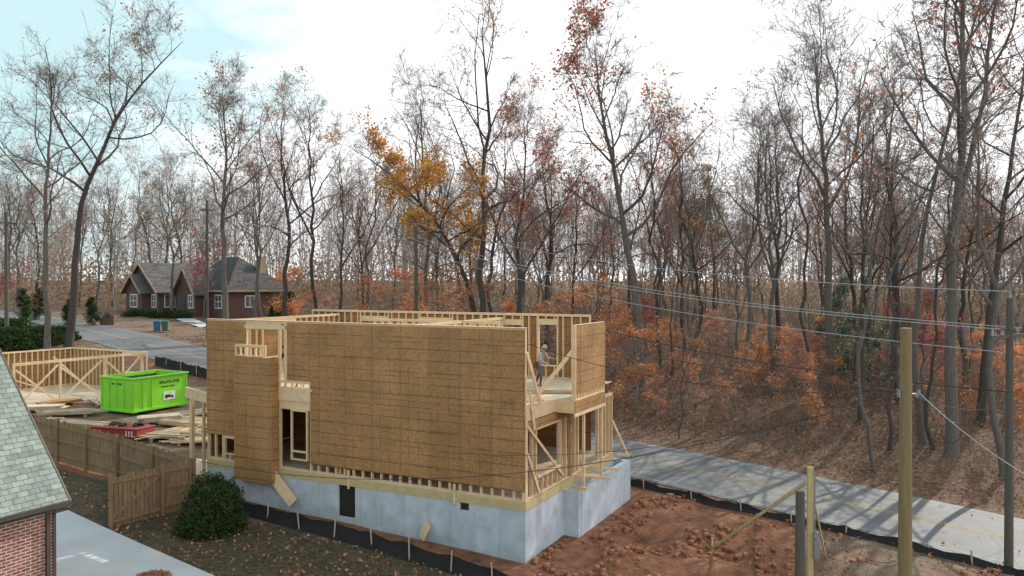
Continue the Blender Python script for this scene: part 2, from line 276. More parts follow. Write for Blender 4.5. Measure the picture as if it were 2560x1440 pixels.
amp=np.where(TT>40,.22,np.where(road,0,.04))+.34*dirt*sstep(31.5,29,TT)*sstep(1.2,2.5,hv)
amp=amp*sstep(0,1.2,np.minimum(abs(TT-32),abs(TT-39))); amp=np.where(road,0,amp)
rut=dirt*sstep(31,29,TT)*sstep(1.5,3,hv)*.11*(np.exp(-((TT-27.6+.6*np.sin(S*.3))/.25)**2)+np.exp(-((TT-25.9+.6*np.sin(S*.3))/.25)**2)+np.exp(-((TT-23.2-.8*np.sin(S*.25))/.25)**2))
Zg=Z+nzv*amp-np.where((TT>32.3)&(TT<38.7),.15,0)-rut
ny,nx=X.shape; idx=np.arange(nx*ny).reshape(ny,nx)
Q=np.stack([idx[:-1,:-1],idx[:-1,1:],idx[1:,1:],idx[1:,:-1]],-1).reshape(-1,4)
me=npmesh('ground',np.stack([X,Y,Zg],-1).reshape(-1,3),Q,['ground'],smooth=True)
ca=me.color_attributes.new('zone','FLOAT_COLOR','POINT'); ca.data.foreach_set('color',np.stack([dirt,grass,pale,np.ones_like(pale)],-1).ravel().astype(np.float32))
thing('ground','sloping lot of red clay, grass and leaf litter','ground',mesh=me,kind='structure')
def strip(name,t0,t1,s0,s1,dz,mk,label,step=1.0,cat='road'):
    n=int((s1-s0)/step); mb=MB(); 
    for i in range(n+1):
        s=s0+(s1-s0)*i/n
        for t in (t0,t1):
            x,y=XY(s,t); mb.v.append((x,y,float(T(*XY(s,35.5)))+dz))
        if i: b=2*i-2; mb.f.append((b,b+1,b+3,b+2)); mb.m.append(0)
    thing(name,label,cat,mesh=mb.mesh(name,[mk]),kind='structure')
strip('road',32.1,38.9,-70,190,.02,'asph','two lane grey asphalt road running downhill')
strip('yellow_road_line',35.36,35.46,-70,190,.026,'yel','faded yellow centre line on the asphalt',cat='road marking'); strip('yellow_road_line',35.62,35.72,-70,190,.026,'yel','faded yellow centre line on the asphalt',cat='road marking')
strip('white_road_line',38.45,38.53,-70,190,.026,'wht','worn white edge line on the asphalt',cat='road marking'); strip('white_road_line',32.45,32.53,-70,190,.026,'wht','worn white edge line on the asphalt',cat='road marking')
def patch(name,corners,mk,label,dz=.05,n=24,cat='driveway'):
    a,b,c,d=[np.array(q[:2],float) for q in corners]; V=[]
    for i in range(n+1):
        for j in range(n+1):
            p=(a*(1-i/n)+b*i/n)*(1-j/n)+(d*(1-i/n)+c*i/n)*j/n; V.append((p[0],p[1],float(T(p[0],p[1]))+dz))
    id2=np.arange((n+1)**2).reshape(n+1,n+1); Q=np.stack([id2[:-1,:-1],id2[1:,:-1],id2[1:,1:],id2[:-1,1:]],-1).reshape(-1,4)
    thing(name,label,cat,mesh=npmesh(name,V,Q,[mk]),kind='structure')
g1=gp(168,1285); g2=gp(510,1440)
d=np.array([g2[0]-g1[0],g2[1]-g1[1]]); 
patch('driveway',[(g1[0],g1[1]),(g2[0]+d[0]*.8,g2[1]+d[1]*.8),(g2[0]+d[0]*.8-4,g2[1]+d[1]*.8-7),(g1[0]-5,g1[1]-9)],'drive','pale concrete driveway beside the brick house',.11)
patch('path',[gp(470,792),gp(440,800),gp(500,820),gp(530,816)],'drive','concrete path leading to the brick house',.08,cat='path')
# ------------------------------------------------------------ tubes / trees
def segs_mesh(P0,P1,R0,R1):
    P0=np.asarray(P0);P1=np.asarray(P1); D=P1-P0; D/=np.linalg.norm(D,axis=1)[:,None]+1e-9
    up=np.where(np.abs(D[:,2:3])<.9,[[0,0,1.]],[[1.,0,0]]); A=np.cross(D,up); A/=np.linalg.norm(A,axis=1)[:,None]; B=np.cross(A,D)
    n=len(P0); V=np.zeros((n,6,3))
    for i in range(3):
        o=A*math.cos(i*2.0944)+B*math.sin(i*2.0944); V[:,i]=P0+o*np.asarray(R0)[:,None]; V[:,3+i]=P1+o*np.asarray(R1)[:,None]
    base=np.arange(n)[:,None]*6; Q=np.concatenate([base+np.array([[0,1,4,3]]),base+np.array([[1,2,5,4]]),base+np.array([[2,0,3,5]])],1).reshape(-1,4)
    return V.reshape(-1,3),Q
def leaf_mesh(P,size,rng):
    n=len(P); A=rng.normal(size=(n,3)); A/=np.linalg.norm(A,axis=1)[:,None]; B=np.cross(A,rng.normal(size=(n,3))); B/=np.linalg.norm(B,axis=1)[:,None]
    sz=(size*(.6+.8*rng.rand(n)))[:,None]; A=A*sz*.5; B=B*sz*.38
    V=np.stack([P-A,P+B-A*.1,P+A,P-B+A*.1],1).reshape(-1,3); return V,np.arange(n*4).reshape(-1,4)
def tube(pts,rad,ns):
    pts=np.asarray(pts); n=len(pts)
    Dd=np.gradient(pts,axis=0); Dd/=np.linalg.norm(Dd,axis=1)[:,None]; ref=np.array([1.,0,0]) if abs(Dd[0][0])<.8 else np.array([0,1.,0])
    A=np.cross(Dd,ref); A/=np.linalg.norm(A,axis=1)[:,None]; B=np.cross(Dd,A); th=np.arange(ns)*2*math.pi/ns
    V=pts[:,None,:]+(A[:,None,:]*np.cos(th)[None,:,None]+B[:,None,:]*np.sin(th)[None,:,None])*np.asarray(rad)[:,None,None]
    i=np.arange(n-1)[:,None]*ns; j=np.arange(ns)[None,:]; k=(j+1)%ns
    Q=np.stack([i+j,i+k,i+ns+k,i+ns+j],-1).reshape(-1,4); return V.reshape(-1,3),Q
def comb(parts):
    Vs=[];Qs=[];mi=[];o=0
    for V,Q,m in parts:
        if len(V)==0: continue
        Vs.append(V);Qs.append(Q+o);mi.append(np.full(len(Q),m));o+=len(V)
    return np.concatenate(Vs),np.concatenate(Qs),np.concatenate(mi)
def unit(v): return v/(np.linalg.norm(v)+1e-9)
def make_tree(name,seed,H=26,r0=.28,bole=.42,nl=13,ll=.34,path=None,leaf=0,lsize=.2,sub=(7,6,5),bark='bark',twig='twig',lmat='red',ang=(60,22),wob=.35,leaflow=0,r3=.015,r4=.008,flat=0,fork=0):
    g=np.random.RandomState(seed); tr=[];cp=[]
    n=16; tt=np.linspace(0,1,n)
    if path is None:
        H=H*.88; pts=np.zeros((n,3)); dr=g.normal(size=2)*.035*H
        pts[:,2]=tt*H; wx=np.cumsum(g.normal(size=(n,2))*wob*.35,axis=0); wx-=wx[0]; pts[:,:2]=wx+dr*(tt**1.5)[:,None]
    else:
        pa=np.array(path,float); H=pa[-1,1]; pts=np.zeros((n,3)); pts[:,2]=tt*H; pts[:,0]=np.interp(pts[:,2],pa[:,1],pa[:,0]); 
        k=np.array([.25,.5,.25]); pts[1:-1,0]=np.convolve(pts[:,0],k,'valid'); pts[:,:2]+=np.cumsum(g.normal(size=(n,2))*.08,axis=0); pts[:,:2]-=pts[0,:2]
    pts[0,2]-=.4; rad=r0*((1-tt)**.85*.93+.05); rad[0]*=1.45; 
    pts=np.insert(pts,1,[pts[0]*.6+pts[1]*.4],axis=0); rad=np.insert(rad,1,r0*1.02); tt2=np.insert(tt,1,.4/(n-1))
    V,Q=tube(pts,rad,9); tr.append((V,Q,0))
    def at(t): return np.array([np.interp(t,tt2,pts[:,i]) for i in range(3)]), np.interp(t,tt2,rad)
    def grow(p,d,Ln,r,ns,wobble,upb,sides,store):
        P=[p];dd=d.copy()
        for i in range(ns):
            dd=unit(dd+g.normal(size=3)*wobble+np.array([0,0,upb])); P.append(P[-1]+dd*Ln/ns)
        P=np.array(P); rr=r*np.linspace(1,.22,ns+1); V,Q=tube(P,rr,sides); store.append((V,Q,0)); return P,rr
    s0=[];s1=[];q0=[];q1=[];tips=[]
    az=g.rand()*6.28
    for i in range(nl):
        f=(i+g.rand()*.8)/nl; t=bole+(1-bole)*f*.97; 
        isf=i<fork
        if isf: t=bole+.04*i; f=.1
        p,r=at(t); az+=2.4+g.normal()*.5
        an=math.radians(24+g.rand()*10) if isf else math.radians(ang[0]+(ang[1]-ang[0])*f+g.normal()*10); d=np.array([math.cos(az)*math.sin(an),math.sin(az)*math.sin(an),math.cos(an)])
        Ln=H*(1-bole)*.85 if isf else H*ll*(1-.6*f)*(.55+.8*g.rand()); P,rr=grow(p,d,Ln,r*.75 if isf else min(r*.62,.035*Ln*.6+.02),7,.11 if isf else .17,.07-.1*flat,5,tr)
        ns_=sub[0]+1+(5 if isf else 0)
        for j in range(ns_):
            u=.22+.78*(j+g.rand()*.7)/ns_; u=min(u,1); b=np.array([np.interp(u*7,range(8),P[:,c]) for c in range(3)]); ax=unit(P[min(7,int(u*7)+1)]-P[max(0,int(u*7)-1)])
            side=unit(np.cross(ax,g.normal(size=3))); side[2]*=(1-flat); d2=unit(ax*.75+side*(.45+.6*g.rand())); L2=min(Ln,9)*.5*(1.05-.6*u)*(.6+.7*g.rand())
            P2,r2=grow(b,d2,L2,np.interp(u*7,range(8),rr)*.55,4,.18,.05*(1-flat),3,cp)
            m3=sub[1]; u3=.15+.85*g.rand(m3); 
            for k in range(m3):
                b3=np.array([np.interp(u3[k]*4,range(5),P2[:,c]) for c in range(3)]); side=g.normal(size=3); side[2]*=(1-flat); d3=unit(unit(P2[-1]-P2[0])*.7+unit(side)*.7); L3=L2*.45*(.5+.8*g.rand())+.25
                mid=b3+d3*L3*.5; d4=unit(d3+g.normal(size=3)*.25+np.array([0,0,.12*(1-flat)])); e=mid+d4*L3*.5
                s0+= [b3,mid]; s1+=[mid,e]; q0+=[r3,r3*.75]; q1+=[r3*.75,r3*.5]
                for w_ in range(sub[2]):
                    uu=g.rand(); st=mid*(1-uu)+(e if g.rand()>.4 else b3)*uu; dt=unit(d4*.6+g.normal(size=3)*.45+np.array([0,0,.1*(1-flat)])); en=st+dt*(.25+.55*g.rand())*(H/26)**.5
                    s0.append(st);s1.append(en);q0.append(r4);q1.append(r4*.45); tips.append(en)
    V,Q=segs_mesh(s0,s1,q0,q1); cp.append((V,Q,0)); tips=np.array(tips)
    if leaf>0:
        fz=(tips[:,2]-tips[:,2].min())/(np.ptp(tips[:,2])+.01); 
        cl=np.array([mn.noise(Vector(t_)*.33+Vector((seed,0,0))) for t_ in tips]); ok=tips[(cl+ (leaflow*(0.5-fz)))>(.12-.3*min(leaf/8,1))]
        if len(ok):
            k=int(len(ok)*leaf); P=ok[g.randint(len(ok),size=k)]+g.normal(size=(k,3))*.2; V,Q=leaf_mesh(P,lsize,g); cp.append((V,Q,1))
    V,Q,mi=comb(tr); tm=npmesh(name+'_trunk',V,Q,[bark],smooth=True)
    V,Q,mi=comb(cp); cm=npmesh(name+'_crown',V,Q,[twig,lmat],mi); return tm,cm
TREE_N=[0]
def put(tmpl,loc,rz=0,s=1,name='bare_tree',label='tall bare winter tree in the wood',cat='tree',group='trees of the winter wood',sz=None):
    o=thing(name,label,cat,(loc[0],loc[1],float(T(loc[0],loc[1]))-.05),rz,group); o.scale=(s,s,sz or s); part('trunk',tmpl[0],o); part('crown',tmpl[1],o); TREE_N[0]+=1; return o
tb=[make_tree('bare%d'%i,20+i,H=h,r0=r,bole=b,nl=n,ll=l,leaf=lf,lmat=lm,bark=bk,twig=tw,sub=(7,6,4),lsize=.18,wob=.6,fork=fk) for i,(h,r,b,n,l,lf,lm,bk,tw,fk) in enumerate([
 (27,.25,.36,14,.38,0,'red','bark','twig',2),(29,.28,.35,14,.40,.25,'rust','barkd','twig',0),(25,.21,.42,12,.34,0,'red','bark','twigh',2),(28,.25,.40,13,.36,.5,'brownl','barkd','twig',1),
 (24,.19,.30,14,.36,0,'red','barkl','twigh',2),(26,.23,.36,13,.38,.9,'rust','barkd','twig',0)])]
tred=make_tree('redtop',41,H=26,r0=.28,bole=.38,nl=15,ll=.38,leaf=1.15,lmat='red',bark='barkd',fork=2,wob=.5,lsize=.18)
tthin=[make_tree('thin%d'%i,60+i,H=22,r0=.12,bole=.45,nl=10,ll=.24,leaf=(0,.7,0)[i],lmat='rust',sub=(4,4,4),bark=('barkd','barkd','bark')[i],wob=.7,fork=(0,1,1)[i]) for i in range(3)]
tbe=[make_tree('beech%d'%i,70+i,H=7.5,r0=.08,bole=.10,nl=15,ll=.44,leaf=lf,lmat=lm,sub=(6,4,4),bark='barkl',lsize=.14,ang=(84,52),flat=.88,wob=.15,r3=.01,r4=.006) for i,(lm,lf) in enumerate([('rust',3.8),('brownl',3.0),('rust',3.0),('brownl',1.8)])]
tcrim=make_tree('crimson',80,H=9,r0=.1,bole=.2,nl=13,ll=.4,leaf=1.6,lmat='crim',sub=(6,4,4),lsize=.17,ang=(70,35),wob=.2)
thol=make_tree('holly',82,H=9,r0=.12,bole=.1,nl=14,ll=.28,leaf=2.6,lmat='holly',sub=(6,4,4),lsize=.2,ang=(75,40),wob=.3)
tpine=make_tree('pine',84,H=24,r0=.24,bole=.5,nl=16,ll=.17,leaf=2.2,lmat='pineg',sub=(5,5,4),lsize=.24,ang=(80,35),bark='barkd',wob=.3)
thol2=make_tree('evergreen',85,H=6,r0=.08,bole=.05,nl=16,ll=.3,leaf=8,lmat='green',sub=(5,4,4),lsize=.2,ang=(75,40),wob=.1)
def hero(seed,base,path,**k):
    return make_tree('hero%d'%seed,seed,path=path,**k)
b=gp(170,868); sc_=b[1]/F
def pth(pl): x0,y0=pl[0]; return [((x-x0)*sc_,(y0-y)*sc_) for x,y in pl]
h=hero(101,b,pth([(170,868),(185,700),(205,500),(262,330),(340,215),(450,100)]),r0=.36,bole=.5,nl=14,ll=.36,leaf=.35,lmat='brownl',ang=(60,28),bark='barkd',sub=(9,6,6)); put(h,b,label='tall leaning bare tree with dark trunk on the road verge')
b=gp(118,885); sc_=b[1]/F; h=hero(102,b,pth([(118,885),(112,700),(120,500),(130,330),(150,190)]),r0=.27,bole=.45,nl=13,ll=.33,bark='bark'); put(h,b,label='straight bare tree beside the road verge')
b=PX(565,74); sc_=74/F; h=hero(103,b,pth([(570,830),(565,650),(560,480),(565,350),(560,195)]),r0=.33,bole=.45,nl=15,ll=.36,leaf=.7,lmat='brownl',bark='bark',sub=(9,6,6)); put(h,b,label='tall bare tree in front of the brick house')
b=PX(1205,62); sc_=62/F; h=hero(109,b,pth([(1205,790),(1180,610),(1100,440),(970,310),(850,235)]),r0=.28,bole=.45,nl=16,ll=.36,leaf=3.0,lmat='gold',bark='barkd',lsize=.19,ang=(75,40)); put(h,b,0,1,'oak_tree','leaning oak with golden leaves among bare trees')
for px,Yd,tm,s,rz,lb in [(705,80,tb[1],.95,.4,'bare tree with a dark trunk'),(780,82,tb[3],1.0,2,'tall forked tree with few leaves'),(640,95,tb[0],.9,1,'bare tree behind the brick house'),(850,74,tb[3],.72,4,'bare tree with few brown leaves'),(905,80,tb[2],.9,1,'bare forked tree in the wood'),(660,84,tb[2],.85,5,'bare forked tree in the wood'),
   (1190,60,tb[1],1.08,1.3,'tall bare tree with spreading limbs'),(1285,58,tred,.84,2.2,'tall tree with remaining red leaves'),(1370,68,tred,.78,4.2,'tall tree with remaining red leaves'),(1240,70,tb[5],.86,0,'tall tree with rust coloured leaves'),
   (1650,60,tthin[1],1.1,0,'slender bare tree in the wood'),(1730,62,tb[5],.8,3,'tall tree with rust coloured leaves'),(1940,64,tb[3],.86,2,'bare tree with few brown leaves'),(1070,72,tb[0],1.0,3,'tall bare tree with spreading limbs'),(430,98,tb[0],.8,2.2,'bare tree beside the brick house')]:
    put(tm,PX(px,Yd),rz,s,label=lb)
b=gp(1605,968); sc_=b[1]/F; h=hero(104,b,pth([(1605,968),(1588,760),(1545,520),(1505,330),(1480,110)]),r0=.33,bole=.42,nl=15,ll=.38,leaf=1.2,lmat='red',bark='bark',sub=(9,6,6)); put(h,b,label='big leaning tree with red leaves by the road')
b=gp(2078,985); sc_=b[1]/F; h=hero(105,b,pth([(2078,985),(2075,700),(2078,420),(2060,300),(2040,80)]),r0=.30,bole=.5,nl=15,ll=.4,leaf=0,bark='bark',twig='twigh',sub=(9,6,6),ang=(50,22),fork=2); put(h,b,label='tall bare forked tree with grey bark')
b=gp(2382,1140); sc_=b[1]/F; h=hero(106,b,pth([(2382,1140),(2378,800),(2376,500),(2395,250),(2380,-300)]),r0=.32,bole=.42,nl=16,ll=.36,leaf=.6,lmat='red',bark='bark',twig='twig',sub=(8,6,5),ang=(50,20),fork=1); put(h,b,label='huge grey tree rising from the leafy bank')
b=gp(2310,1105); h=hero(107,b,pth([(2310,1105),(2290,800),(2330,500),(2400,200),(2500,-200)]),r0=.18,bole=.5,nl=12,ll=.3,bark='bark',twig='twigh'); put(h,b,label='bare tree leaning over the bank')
b=gp(2450,1060); h=hero(108,b,pth([(2450,1060),(2480,700),(2540,350),(2600,-100)]),r0=.24,bole=.4,nl=13,ll=.34,bark='barkd',twig='twig',leaf=.3); put(h,b,label='dark bare tree leaning over the bank')
for px,py,tm,s,rz in [(2190,1180,tthin[2],.9,1),(2222,1125,tthin[0],.9,2),(2150,1060,tthin[1],1.0,3),(2515,1190,tb[2],.85,4),(2020,1010,tthin[0],1.05,5),(1850,960,tb[2],.85,1),(1760,950,tthin[2],1.0,.5),(1930,980,tb[0],.75,2.5),(2250,1010,tb[1],.8,4.4),(2420,990,tb[5],.8,5.4),(1700,1100,tthin[1],.42,2),(2340,1120,tthin[0],.9,.7)]:
    b=gp(px,py); put(tm,b,rz,s,label='slender bare tree on the leafy bank')
# understory
for px,Yd,tm,s in [(740,84,0,1.0),(790,82,2,.8),(700,92,0,.8),(1000,70,0,.95),(930,78,2,.9),(1040,66,2,.7),(1290,58,0,.8),(1150,60,2,.7),(1100,60,2,1.2),(1380,62,2,.8),(1590,50,0,.75),(1570,56,2,.8),(1210,66,3,1.1),(1480,66,2,1.0)]:
    put(tbe[tm],PX(px,Yd),R.rand()*6,s,'beech_sapling','young beech holding rust orange leaves','young tree','understory beeches')
for i in range(40):
    px=1600+980*(i+R.rand())/40; Yd=47+20*R.rand()-((px-1640)/930)*7; put(tbe[[1,3,1,0,2,0][R.randint(6)]],PX(px,Yd),R.rand()*6,.34+.34*R.rand(),'beech_sapling','young beech holding brown red leaves','young tree','understory beeches')
for px,Yd,s in [(510,97,1.25),(20,80,.9),(2310,46,.95),(1610,60,.9),(2270,54,.8)]: put(tcrim,PX(px,Yd),px,s,'red_maple','small maple with crimson leaves','maple tree','small red maples')
for px,Yd,s in [(2130,52,.7),(2200,50,.6),(2100,60,.9),(2250,54,.6)]: put(thol,PX(px,Yd),px,s,'evergreen_tree','glossy evergreen tree among bare trees','evergreen tree','woodland evergreens')
for px,Yd,s in [(1790,90,.85),(2480,95,.8)]: put(tpine,PX(px,Yd),px,s,'pine_tree','dull green pine among bare trees','pine tree','woodland evergreens')
for px,Yd,s in [(715,84,.75),(690,86,.6),(230,84,.5),(60,84,.6),(100,88,.6),(1520,48,.22),(760,78,.3),(170,84,.45)]: put(thol2,PX(px,Yd),px,s,'evergreen_shrub','dense dark green evergreen shrub','shrub','evergreen shrubs')
# random forest
cnt=0; placed=[]
while cnt<125:
    px=-150+2860*R.rand(); Yd=52+75*R.rand()**.8; x,y,_=PX(px,Yd); s,t=ST(x,y)
    if t<47 and not (s>82 and t<24): continue
    if 62<s<125 and 39<t<74 : continue
    if any((x-a)**2+(y-b)**2<6 for a,b in placed): continue
    if Yd<75 and 860<px<1500 and R.rand()<.3: continue
    placed.append((x,y)); cnt+=1; k=R.rand()
    tm=tb[R.randint(6)] if k<.58 else tthin[R.randint(3)]
    sS=(.42+.34*R.rand()) if Yd<90 else (.55+.3*R.rand())
    o=put(tm,(x,y),R.rand()*6,sS); o.rotation_euler[0]=R.normal()*.035; o.rotation_euler[1]=R.normal()*.045
for px in (20,45,90,200,240,280,330,365,410,450,500,540,590): 
    Yd=108+18*R.rand(); put(tb[R.randint(6)],PX(px,Yd),R.rand()*6,.72+.2*R.rand())
put(tb[4],PX(285,92),1,.6,'bare_tree','pale barked low branching bare tree'); 
# far wood
g=np.random.RandomState(5); S0=[];S1=[];A0=[];A1=[];LP=[]
for i in range(660):
    px=-300+3200*g.rand(); Yd=112+95*g.rand(); x=(px-1280)/F*Yd; z=float(T(x,Yd)); H=13+9*g.rand()+ (2 if px>1000 else 0); r=.13
    p=np.array([x,Yd,z-.3]); 
    for k in range(3):
        q=p+np.array([g.normal()*.7,g.normal()*.5,H/3]); S0.append(p);S1.append(q);A0.append(r*(1-k*.28));A1.append(r*(.72-k*.28)); p=q
    n=100; zz=.2+.8*g.rand(n); th=g.rand(n)*6.28; st=np.stack([x+0*zz,Yd+0*zz,z+zz*H],1); rr=H*.26*(1-.5*abs(zz-.6))*g.rand(n)
    off=np.stack([np.cos(th)*rr,np.sin(th)*rr,rr*.5],1); a0=st+off*g.rand(n)[:,None]*.8; a1=a0+np.stack([np.cos(th)*.7,np.sin(th)*.7,.9+0*zz],1)*(.7+1.3*g.rand(n))[:,None]+g.normal(size=(n,3))*.5
    S0+=list(a0);S1+=list(a1);A0+=list(.028+0*zz);A1+=list(.012+0*zz)
    k=14+g.randint(25); LP.append(np.array([x,Yd,z])+np.stack([g.normal(size=k)*3,g.normal(size=k)*3,g.rand(k)*H*.7],1))
n=42000; px=-300+3200*g.rand(n); Yd=106+60*g.rand(n); x=(px-1280)/F*Yd; z=T(x,Yd); hh=np.array([4+6*mn.noise(Vector((a_*.08,b_*.08,0))) for a_,b_ in zip(x,Yd)]); LP.append(np.stack([x,Yd,z+np.maximum(hh,1.5)*1.2*g.rand(n)**1.2],1))
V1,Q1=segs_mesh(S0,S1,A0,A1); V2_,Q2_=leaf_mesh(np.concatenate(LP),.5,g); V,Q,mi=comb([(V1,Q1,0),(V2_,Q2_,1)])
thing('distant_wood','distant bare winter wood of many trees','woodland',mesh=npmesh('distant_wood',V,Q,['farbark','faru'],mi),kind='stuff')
# undergrowth and litter
P=[];S0=[];S1=[]
for i in range(10500):
    px=-100+2760*g.rand(); Yd=42+70*g.rand(); x=(px-1280)/F*Yd; s,t=ST(x,Yd)
    if t<42.5 or (60<s<125 and t<74) or (t<50 and g.rand()<.4): continue
    z=float(T(x,Yd)); hh=.3+3.2*g.rand()**2
    k=g.randint(2,8); P.append(np.array([x,Yd,z])+np.stack([g.normal(size=k)*.5,g.normal(size=k)*.5,g.rand(k)*hh],1))
    for q in range(3): S0.append([x+g.normal()*.2,Yd,z-.1]); S1.append([x+g.normal()*.7,Yd+g.normal()*.5,z+hh*(.5+g.rand())])
V1,Q1=segs_mesh(S0,S1,[.016]*len(S0),[.006]*len(S0)); Vl,Ql=leaf_mesh(np.concatenate(P),.18,g); V,Q,mi=comb([(V1,Q1,0),(Vl,Ql,1)])
thing('undergrowth','brown woodland undergrowth and brambles','undergrowth',mesh=npmesh('undergrowth',V,Q,['twig','under'],mi),kind='stuff')
n=85000; px=-50+2660*g.rand(n); Yd=20+60*g.rand(n)**1.3; x=(px-1280)/F*Yd; s,t=ST(x,Yd); vv=(x-C0[0])*V2[0]+(Yd-C0[1])*V2[1]; uu=(x-C0[0])*U2[0]+(Yd-C0[1])*U2[1]
ok=(t>39.3)|((g.rand(n)<.012)&(t>32)); ok|=(t<32)&(uu<-1.8)&(g.rand(n)<.3)&(vv<4); ok|=(t<32)&(vv>6)&(g.rand(n)<.3)
x=x[ok];Yd=Yd[ok]; z=T(x,Yd)+.06+.05*g.rand(len(x))+(t[ok]>40)*.05; 
dn=np.linalg.norm(d); sd=((x-g1[0])*d[1]-(Yd-g1[1])*d[0])/dn; k_=~((sd<0) if ((g1[0]-5-g1[0])*d[1]-(-9)*d[0])<0 else (sd>0))|(t[ok]>20); x=x[k_];Yd=Yd[k_];z=z[k_]
Vl,Ql=leaf_mesh(np.stack([x,Yd,z],1),.11,g); thing('fallen_leaves','brown fallen leaves scattered over the ground','leaves',mesh=npmesh('fallen_leaves',Vl,Ql,['litter']),kind='stuff')
# clods
n=7000; V=[];Q=[];k=0
for i in range(n):
    px=1330+g.rand()*1200; Yy=21+15*g.rand(); x=(px-1280)/F*Yy; s,t=ST(x,Yy); vv,uu=hl(x,Yy)
    if t>31.3 or (vv<.2) or (vv<.9 and uu>2.9) or (vv>7 and g.rand()<.6): continue
    if mn.noise(Vector((x*.4,Yy*.4,9)))<-.02: continue
    r=(.012+.11*g.rand()**4); z=float(T(x,Yy)); z+=.3*float(mn.fractal(Vector((x*.35,Yy*.35,3)),1.0,2.0,5))-.02 if vv>2 else 0; c=np.array([x,Yy,z+r*.2+.02]); cube=np.array([(-1,-1,-1),(1,-1,-1),(1,1,-1),(-1,1,-1),(-1,-1,1),(1,-1,1),(1,1,1),(-1,1,1)])*(r*(.5+.6*g.rand(8,1)))
    V.append(cube+c); Q.append(np.array([(0,3,2,1),(4,5,6,7),(0,1,5,4),(1,2,6,5),(2,3,7,6),(3,0,4,7)])+k); k+=8
thing('dirt_clods','clods and stones of red clay on bare dirt','dirt',mesh=npmesh('dirt_clods',np.concatenate(V),np.concatenate(Q),['clod'],smooth=True),kind='stuff')
# ------------------------------------------------------------ house under construction
H=thing('house_under_construction','two storey timber framed house with sheathing on concrete foundation','house',(C0[0],C0[1],0),HR)
ZF=1.75; ZR=2.07; ZD=5.05; ZT=7.64
vL=fac(517,800)[0]; fw=8.4
mb=MB(); v1,v2=fac(846,1)[0],fac(887,1)[0]; w1=fac(1150,1)[0]; w2=fac(1172,1)[0]
mb.box(vL,v1,0,.25,-1,ZF); mb.box(v2,w1,0,.25,-1,ZF); mb.box(w1,w2,0,.25,-1,1.5); mb.box(w2,0,0,.25,-1,ZF); mb.box(v1,v2,0,.25,-1,.6)
mb.box(-.25,0,.25,fw,-1,ZF); mb.box(vL-1.5,-.25,fw-.25,fw,-1,ZF); mb.box(vL,vL+.25,.25,fw-.25,-1,ZF)
mb.box(0,.58,3.15,3.4,-1,ZF-.003); mb.box(.38,.6,3.4,8.8,-1,ZF-.003); mb.box(-1,.38,8.58,8.8,-1,ZF-.003); 
fo=part('foundation',mb.mesh('foundation',['conc']),H); 
mb=MB(); mb.box(v1+.004,v2-.004,.05,.07,.605,1.745); part('opening',mb.mesh('basement_shade_panel',['dark']),fo)  # dark panel across the opening paints the basement's shade
mb=MB(); mb.box(w1+.004,w2-.004,.04,.06,1.505,1.745); part('vent',mb.mesh('vent_shade_panel',['dark']),fo)  # dark panel paints the shade inside the vent
mb=MB(); mb.box(vL,0.0,-.012,.02,ZF,ZR-.04,0); mb.box(0,.014,.0,fw,ZF,ZR-.04,0); mb.box(vL,0,.02,.3,ZR-.04,ZR,1); mb.box(vL+.02,-.02,.3,fw,ZR-.06,ZR-.005,2); mb.box(-.14,0,.3,fw,ZR-.005,ZR,1)
for vv in (fac(872,1)[0],fac(1137,1)[0]): mb.box(vv-.04,vv+.04,-.06,-.013,1.66,2.35,1)
part('floor',mb.mesh('ground_floor',['treat','lum','deck']),H)
def frame(mb,ax,a0,a1,b,z0,z1,ops=(),sp=.406,th=.12,st=.05,m=0):
    def bx(p0,p1,za,zb,e=0):
        if ax=='x': mb.box(p0,p1,b+e,b+th-e,za,zb,m)
        else: mb.box(b+e,b+th-e,p0,p1,za,zb,m)
    bx(a0,a1,z0,z0+.05); bx(a0,a1,z1-.1,z1); n=max(1,int(round((a1-a0)/sp)))
    for i in range(n+1):
        c=a0+st/2+(a1-a0-st)*i/n; o=[q for q in ops if q[0]<c<q[1]]
        if o:
            q=o[0]; 
            if q[2]>z0+.1: bx(c-st/2,c+st/2,z0+.05,q[2]-.05,.004)
            if q[3]+.25<z1-.1: bx(c-st/2,c+st/2,q[3]+.25,z1-.1,.004)
        else: bx(c-st/2,c+st/2,z0+.05,z1-.1,.004)
    for q in ops:
        for e in (q[0]-.06,q[1]): bx(e,e+.06,z0+.05,z1-.1,.002)
        bx(q[0],q[1],q[3],min(q[3]+.25,z1-.1),.006)
        if q[2]>z0+.1: bx(q[0],q[1],q[2]-.05,q[2],.006)
mb=MB(); vb0,vb1=fac(603,1)[0],fac(697,1)[0]; vm0,vm1=fac(718,1)[0],fac(776,1)[0]
frame(mb,'x',vL,-.01,.01,ZR,4.65,[(fac(560,1)[0],fac(597,1)[0],2.35,2.95),(vb1+.05,vm1-.05,2.1,4.35)])
mb2=MB(); frame(mb2,'x',vL,-.01,.01,ZD,ZT+.06,[(vb0+.25,vb1-.05,ZD+.05,7.35)])
part('wall_frame',mb.mesh('lower_facade_frame',['lum']),H); part('wall_frame',mb2.mesh('upper_facade_frame',['lum']),H)
mb=MB(); frame(mb,'x',fac(727,1)[0],fac(768,1)[0],-.03,2.45,4.4,th=.1,sp=2); mb.box(fac(727,1)[0],fac(768,1)[0],-.03,.07,2.75,2.81)
mb.box(vb1,vm1,-.03,.0,4.68,5.1,1); mb.box(vb1,vm1+.1,-.035,.005,5.1,5.16,0)
frame(mb,'x',vb0+.03,fac(680,1)[0],-.37,6.32,6.78,sp=.28,th=.08,st=.045)
frame(mb,'x',vb1,vm1,-.02,5.16,5.45,sp=.3,th=.02)
